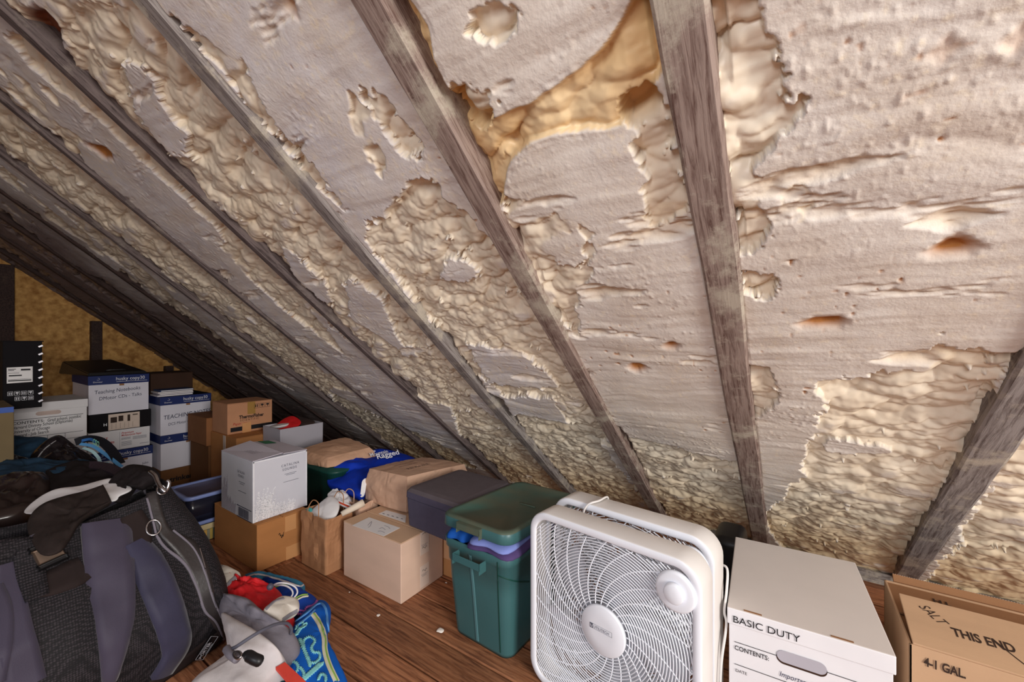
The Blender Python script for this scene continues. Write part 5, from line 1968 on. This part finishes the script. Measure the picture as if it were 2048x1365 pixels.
ring_at(306, 1058, .017, .0028, 'd_ring', CHROME, t)
ring_at(318, 985, .012, .0026, 'clip_ring', CHROME, t, off=.014)
P = [att(x, y, q) for x, y, q in ((300, 944, 1.33), (310, 952, 1.32), (316, 966, 1.31), (322, 976, 1.30), (331, 985, 1.30))]
bm = bmesh.new()
add_tube(bm, crom(P, 5), .0062, 8)
link('snap_clip', bm, CHROME, t, True)
bm = bmesh.new()
add_tube(bm, crom([att(x, y, q) for x, y, q in ((330, 985, 1.31), (336, 975, 1.315), (338, 965, 1.32), (334, 962, 1.32))], 5), .005, 8)
link('clip_swivel', bm, CHROME, t, True)
tab = ribbon('leather_tab', [att(x, y, q) for x, y, q in ((322, 994, 1.36), (330, 1010, 1.36), (338, 1032, 1.37), (346, 1058, 1.385))], lambda f: .022 + .006 * math.sin(PI * f), LEA, t, th=.005)
for x_, y_ in ((331, 1012), (344, 1051)):
    bm = bmesh.new()
    c = att(x_, y_, 1.352 if y_ < 1030 else 1.372)
    bmesh.ops.create_uvsphere(bm, u_segments=14, v_segments=8, radius=.0055, matrix=Matrix.Translation(c))
    link('rivet', bm, COPPER, tab, True)
# maker's label
lab = decal('label', bvb, [(388, 1310), (424, 1256), (442, 1276), (408, 1330)], mat('label_black', (18, 17, 20), .6), t, off=.0095)
ph = [hit(bvb, *p) for p in ((400, 1314), (428, 1272))]
if all(ph):
    u_ = ph[1][0] - ph[0][0]
    nn = ph[0][1]
    bp0 = ph[0][0] + nn * .012
    vv = nn.cross(u_.normalized())
    text('PORTER', bp0 + vv * .004, u_, vv, .0125, WINK, t, sx=1.0, bold=.03, off=.0005)
    bm = bmesh.new()
    un = u_.normalized()
    ln = u_.length * 1.05
    for a, b_ in (((-.003, -.006), (ln, -.006)), ((-.003, .020), (ln, .020)), ((-.003, -.006), (-.003, .020)), ((ln, -.006), (ln, .020)), ((.01, .0155), (ln - .02, .0155)), ((.012, -.002), (ln - .02, -.002))):
        add_tube(bm, [bp0 + un * a[0] + vv * a[1], bp0 + un * b_[0] + vv * b_[1]], .0005, 4)
    link('label_border', bm, WINK, t)
# flap and contents at the mouth
MFL = mat('black_brown_canvas', (46, 38, 36), .85, .15, 60, .3, 400, .15)
o = puff('mouth_flap', [att(x, y, q) for x, y, q in ((55, 1062, 1.12), (62, 1030, 1.16), (88, 1008, 1.19), (130, 993, 1.24), (170, 983, 1.28), (203, 972, 1.31), (208, 973, 1.31), (222, 1001, 1.27), (219, 1006, 1.26), (185, 1026, 1.21), (158, 1046, 1.16), (140, 1076, 1.12), (118, 1104, 1.08), (80, 1108, 1.07))],
         .010, MFL, t, toward=-FW + Vector((0, 0, .6)), back=.02, amp=.020, wsc=11, seed=6, pw=6)
o = puff('shoulder_strap', [att(x, y, q) for x, y, q in ((212, 984, 1.37), (222, 962, 1.40), (240, 942, 1.42), (262, 930, 1.44), (300, 934, 1.42), (317, 946, 1.38), (312, 958, 1.36), (292, 966, 1.35), (278, 975, 1.34), (258, 972, 1.36), (246, 975, 1.36), (238, 998, 1.31), (226, 1004, 1.31))],
         .012, JB, t, toward=-FW + Vector((0, 0, .8)), back=.03, amp=.016, wsc=15, seed=8, pw=5)
ribbon('rolled_edge', [att(x, y, q) for x, y, q in ((150, 935, 1.60), (190, 930, 1.58), (225, 938, 1.52), (245, 950, 1.46))], .03, mat('plum_black_cloth', (52, 40, 48), .7, .1), t, th=.02)
o = puff('white_sheet', [att(x, y, q) for x, y, q in ((48, 1026, 1.24), (72, 1000, 1.30), (110, 980, 1.34), (160, 973, 1.37), (218, 958, 1.41), (230, 964, 1.40), (246, 966, 1.39), (264, 979, 1.35), (240, 992, 1.31), (225, 1003, 1.29), (150, 1004, 1.26), (90, 1024, 1.20))],
         .006, mat('white_cloth', (244, 242, 244), .8, .02), None, toward=-FW + Vector((0, 0, 1)), back=.01, amp=.001, seed=3, pw=6)
props(o, 'white sheet showing in the mouth of the black travel bag', 'cloth')

# ------------------------------------------------------------------ red and grey backpack
S8, O8 = 3.657, (360, 1080)


def z8(pts):
    return [atz(O8[0] + p[0] / S8, O8[1] + p[1] / S8, p[2]) for p in pts]


RED = mat('red_nylon', (206, 34, 40), .6, .1, 20, .3, 120, .3)
GREYN = mat('grey_nylon', (128, 124, 134), .6, .08, 20, .3, 200, .3)
PALE = mat('pale_grey_cloth', (206, 200, 200), .8, .05, 30, .3, 120, .2)
CREAM = mat('cream_cloth', (220, 212, 200), .8, .05, 20, .2, 120, .2)
GTRIM = mat('mid_grey_trim', (134, 130, 136), .7, .06)
t = thing('backpack', 'red, grey and cream backpack lying beside the black travel bag', 'backpack', (-1.4, .6, 0))
puff('red_body', z8([(190, 235, .10), (300, 260, .14), (400, 285, .15), (480, 300, .15), (560, 300, .15), (660, 350, .14), (745, 405, .12), (740, 470, .12), (680, 560, .12), (500, 560, .12), (330, 440, .13), (240, 330, .12)]), .035, RED, t, back=.10, amp=.020, wsc=26, seed=1, pw=4)
puff('red_side', z8([(700, 590, .10), (800, 560, .08), (838, 600, .07), (836, 720, .06), (780, 740, .06)]), .012, RED, t, back=.05, amp=.006)
puff('grey_panel', z8([(265, 400, .14), (340, 405, .16), (500, 440, .17), (600, 520, .17), (720, 600, .16), (820, 670, .14), (865, 760, .12), (850, 860, .10), (740, 930, .10), (600, 860, .12), (430, 740, .13), (320, 600, .13), (285, 500, .13)]), .040, GREYN, t, back=.09, amp=.018, wsc=16, seed=2, pw=4)
puff('pale_front', z8([(310, 540, .15), (420, 590, .18), (560, 670, .19), (680, 760, .18), (745, 850, .15), (735, 930, .13), (640, 1030, .12), (480, 1180, .12), (200, 1240, .12), (40, 1160, .12), (120, 1030, .12), (260, 920, .12), (350, 840, .12), (350, 700, .13)]), .022, PALE, t, back=.09, amp=.010, wsc=12, seed=3, pw=5)
c1 = puff('cream_collar', z8([(195, 250, .13), (250, 200, .15), (320, 188, .165), (390, 215, .17), (440, 250, .165), (400, 300, .16), (340, 370, .15), (300, 392, .145), (230, 320, .14)]), .015, CREAM, t, back=.03, amp=.003, pw=4)
c2 = puff('cream_collar', z8([(612, 520, .18), (660, 470, .18), (730, 425, .175), (800, 430, .165), (862, 455, .15), (866, 530, .14), (810, 560, .14), (740, 600, .15), (690, 570, .165)]), .018, CREAM, t, back=.03, amp=.003, pw=4)
bvc = bvh_of(c1, c2)


def s8(p):
    return (O8[0] + p[0] / S8, O8[1] + p[1] / S8)


strip('collar_trim', bvc, [s8(p) for p in ((425, 262), (370, 310), (330, 360), (305, 388))], .012, GTRIM, c1)
strip('collar_trim', bvc, [s8(p) for p in ((215, 262), (250, 215), (310, 197))], .008, GTRIM, c1)
strip('collar_trim', bvc, [s8(p) for p in ((630, 512), (690, 455), (760, 432))], .008, GTRIM, c2)
strip('collar_trim', bvc, [s8(p) for p in ((858, 520), (800, 552), (745, 590))], .012, GTRIM, c2)
bm = bmesh.new()
add_tube(bm, crom(z8([(350, 800, .20), (400, 790, .225), (500, 725, .24), (600, 665, .24), (700, 620, .225), (780, 612, .20), (815, 650, .17), (810, 690, .15)]), 6), .0042, 8)
link('grey_cord', bm, mat('slate_webbing', (92, 92, 104), .7), t, True)
bm = bmesh.new()
add_tube(bm, crom(z8([(340, 800, .21), (370, 840, .215), (420, 875, .215)]), 5), .010, 8)
link('webbing_tab', bm, GREYN, t, True)
bm = bmesh.new()
add_tube(bm, crom(z8([(395, 830, .23), (430, 822, .235), (450, 850, .235), (425, 872, .23), (400, 855, .23)]), 4, True), .0034, 8, True)
link('metal_ring', bm, CHROME, t, True)
bm = bmesh.new()
add_tube(bm, crom(z8([(482, 858, .232), (500, 850, .234), (540, 872, .23), (572, 885, .226), (580, 888, .224)]), 4), .0125, 12)
link('cord_stopper', bm, BLACKPL, t, True)
bm = bmesh.new()
bmesh.ops.create_uvsphere(bm, u_segments=16, v_segments=10, radius=.0105, matrix=Matrix.Translation(z8([(660, 345, .195)])[0]))
link('toggle', bm, mat('slate_plastic', (86, 84, 98), .4), t, True)
bm = bmesh.new()
P = z8([(700, 955, .13), (768, 918, .13), (900, 1040, .12), (960, 1100, .12), (850, 1140, .12), (790, 1060, .12)])
A = [bm.verts.new(p + Vector((0, 0, .008))) for p in P]
B_ = [bm.verts.new(p) for p in P]
bm.faces.new(A)
bm.faces.new(B_)
for i in range(6):
    bm.faces.new((A[i], B_[i], B_[(i + 1) % 6], A[(i + 1) % 6]))
link('red_strap', bm, mat('coral_webbing', (222, 74, 60), .7), t)

# ------------------------------------------------------------------ blue patterned bag
AZ = mat('azure_cloth', (22, 98, 198), .75, .12, 14, .2, 200, .15)
AZD = mat('deep_blue_cloth', (28, 66, 158), .75, .12, 14, .2, 200, .15)
TEALC = mat('teal_blue_cloth', (62, 132, 168), .75, .1, 14, .2, 200, .15)
MINT = mat('mint_embroidery', (140, 214, 216), .8)
t = thing('patterned_bag', 'bright blue drawstring bag with mint butterfly pattern, at the pack\'s right', 'bag', (-1.3, .78, 0))
t['label'] = 'bright blue drawstring bag with mint butterfly pattern, right of the red backpack'
tp = puff('teal_flap', z8([(470, 275, .05), (520, 250, .06), (580, 243, .065), (680, 268, .065), (790, 300, .06), (905, 325, .05), (905, 400, .04), (850, 430, .04), (740, 400, .05), (600, 340, .05)]), .03, TEALC, t, back=.04, amp=.008, wsc=20)
db = puff('upper_body', z8([(600, 300, .07), (680, 290, .08), (790, 310, .08), (880, 360, .075), (930, 405, .07), (1000, 440, .06), (1000, 500, .06), (900, 560, .06), (860, 560, .06), (760, 520, .06), (680, 430, .06)]), .035, AZD, t, back=.06, amp=.008, wsc=20, seed=5)
lb_ = puff('lower_body', z8([(1005, 455, .05), (1060, 465, .05), (1095, 520, .045), (1096, 620, .04), (1070, 740, .04), (1085, 830, .04), (1130, 920, .035), (1190, 1045, .03), (1240, 1200, .03), (1000, 1240, .05), (860, 1100, .07),
                             (790, 960, .08), (800, 800, .08), (820, 660, .08), (880, 560, .075), (940, 510, .065)]), .035, AZ, t, back=.03, amp=.006, wsc=16, seed=6, pw=3)
bvl = bvh_of(lb_)
bvd = bvh_of(db, tp)
CRM = mat('cream_stripe', (226, 222, 196), .8)
LIME = mat('lime_stripe', (150, 190, 90), .8)
LBL = mat('light_blue_piping', (96, 160, 228), .7)
strip('cream_stripe', bvl, [s8(p) for p in ((958, 545), (1010, 620), (1045, 720), (1052, 820), (1085, 930), (1135, 1040))], .009, CRM, lb_, off=.002)
strip('lime_stripe', bvl, [s8(p) for p in ((975, 545), (1026, 620), (1058, 720), (1066, 820), (1098, 930), (1148, 1040))], .004, LIME, lb_, off=.003)
strip('cream_stripe', bvl, [s8(p) for p in ((985, 540), (1038, 620), (1068, 720), (1076, 820), (1110, 930), (1162, 1040))], .003, CRM, lb_, off=.002)
strip('piping', bvl, [s8(p) for p in ((850, 600), (930, 540), (1000, 480), (1040, 476), (1066, 520), (1074, 600), (1088, 700))], .007, LBL, lb_, off=.003)
strip('piping', bvl, [s8(p) for p in ((848, 640), (935, 572), (985, 520))], .005, LBL, lb_, off=.003)


def zig(pts, w_=.0045, m=MINT, tree=bvl, par=lb_, amp_=6, per=10):
    P = crom([Vector((p[0], p[1], 0)) for p in pts], 8)
    out = []
    for i, p in enumerate(P):
        t_ = (P[min(i + 1, len(P) - 1)] - P[max(i - 1, 0)])
        if t_.length == 0:
            continue
        t_.normalize()
        s_ = Vector((-t_.y, t_.x, 0))
        q = p + s_ * (amp_ if i % 2 else -amp_)
        out.append(s8((q.x, q.y)))
    return strip('embroidery', tree, out, w_, m, par, off=.003, thick=.001, n=1)


zig([(905, 800), (905, 740), (950, 715), (985, 745), (960, 790), (975, 830), (1015, 830), (1020, 870), (985, 905), (935, 905)])
zig([(875, 730), (895, 780), (920, 840), (940, 890), (950, 930)], .007)
zig([(800, 890), (850, 905), (865, 950), (835, 990)])
zig([(880, 940), (905, 980), (900, 1030)])
zig([(1010, 1030), (1030, 990), (1060, 1000), (1065, 1040)])
zig([(850, 700), (880, 655), (905, 640), (915, 620)], .012, amp_=3)
zig([(910, 1020), (960, 975), (1010, 930), (1035, 910)], .014, amp_=3)
zig([(850, 660), (870, 620), (900, 610)], .006, amp_=3)
PNK = mat('pink_embroidery', (196, 110, 196), .8)
zig([(860, 540), (900, 545), (925, 500), (960, 490), (990, 470), (1000, 450)], .005, PNK, bvd, db, 5)
zig([(870, 520), (905, 525)], .003, PNK, bvd, db, 4)
strip('cream_stripe', bvd, [s8(p) for p in ((840, 455), (890, 425), (935, 418))], .004, CRM, db, off=.003)
strip('lime_stripe', bvd, [s8(p) for p in ((835, 440), (885, 412), (930, 406))], .003, LIME, db, off=.003)
strip('lime_stripe', bvd, [s8(p) for p in ((700, 350), (760, 330), (810, 335))], .003, LIME, db, off=.003)
strip('flap_edge', bvd, [s8(p) for p in ((485, 275), (560, 256), (660, 275), (780, 315), (870, 345), (900, 335))], .005, PALE, tp, off=.003)
for P in ([(670, 340, .125), (720, 318, .14), (790, 322, .14), (845, 350, .13), (858, 390, .12), (830, 430, .11)], [(680, 335, .12), (760, 335, .135), (810, 360, .13), (825, 395, .12), (805, 430, .11)]):
    bm = bmesh.new()
    add_tube(bm, crom(z8(P), 6), .0028, 8)
    link('drawstring', bm, mat('white_cord', (236, 236, 240), .8), t, True)
o = puff('green_cloth', z8([(640, 1045, .06), (690, 985, .07), (720, 1000, .08), (760, 1060, .08), (760, 1160, .06), (640, 1160, .05)]), .015, mat('dark_green_stripe_cloth', (48, 84, 88), .8, .3, 60), None, back=.05)
props(o, 'dark green striped cloth peeking out between backpack and blue bag', 'cloth')

# ------------------------------------------------------------------ foam crumbs on the planks
WC = mat('foam_crumb_white', (240, 232, 222), .8)
for k, (x_, y_, r_, lab_) in enumerate(((880, 1262, .012, 'largest white foam crumb on the planks, left of the green tote'), (756, 1232, .008, 'white foam crumb on the planks below the tan carton corner'),
                                        (699, 1185, .003, 'tiny white foam crumb on the planks beside the paper bag'), (892, 1166, .005, 'small foam crumb on the planks beside the tan carton'))):
    c = atz(x_, y_, .001)
    rnd = random.Random(k + 20)
    pts = [c + Vector((math.cos(a) * r_ * rnd.uniform(.5, 1.3), math.sin(a) * r_ * rnd.uniform(.5, 1.3), 0)) for a in np.linspace(0, 2 * PI, 8, endpoint=False)]
    o = puff('foam_crumb', pts, r_ * .35, WC, None, back=.0005, rings=5, sm=2, amp=.0006, wsc=200)
    props(o, lab_, 'foam crumb', 'foam crumbs on the floor')
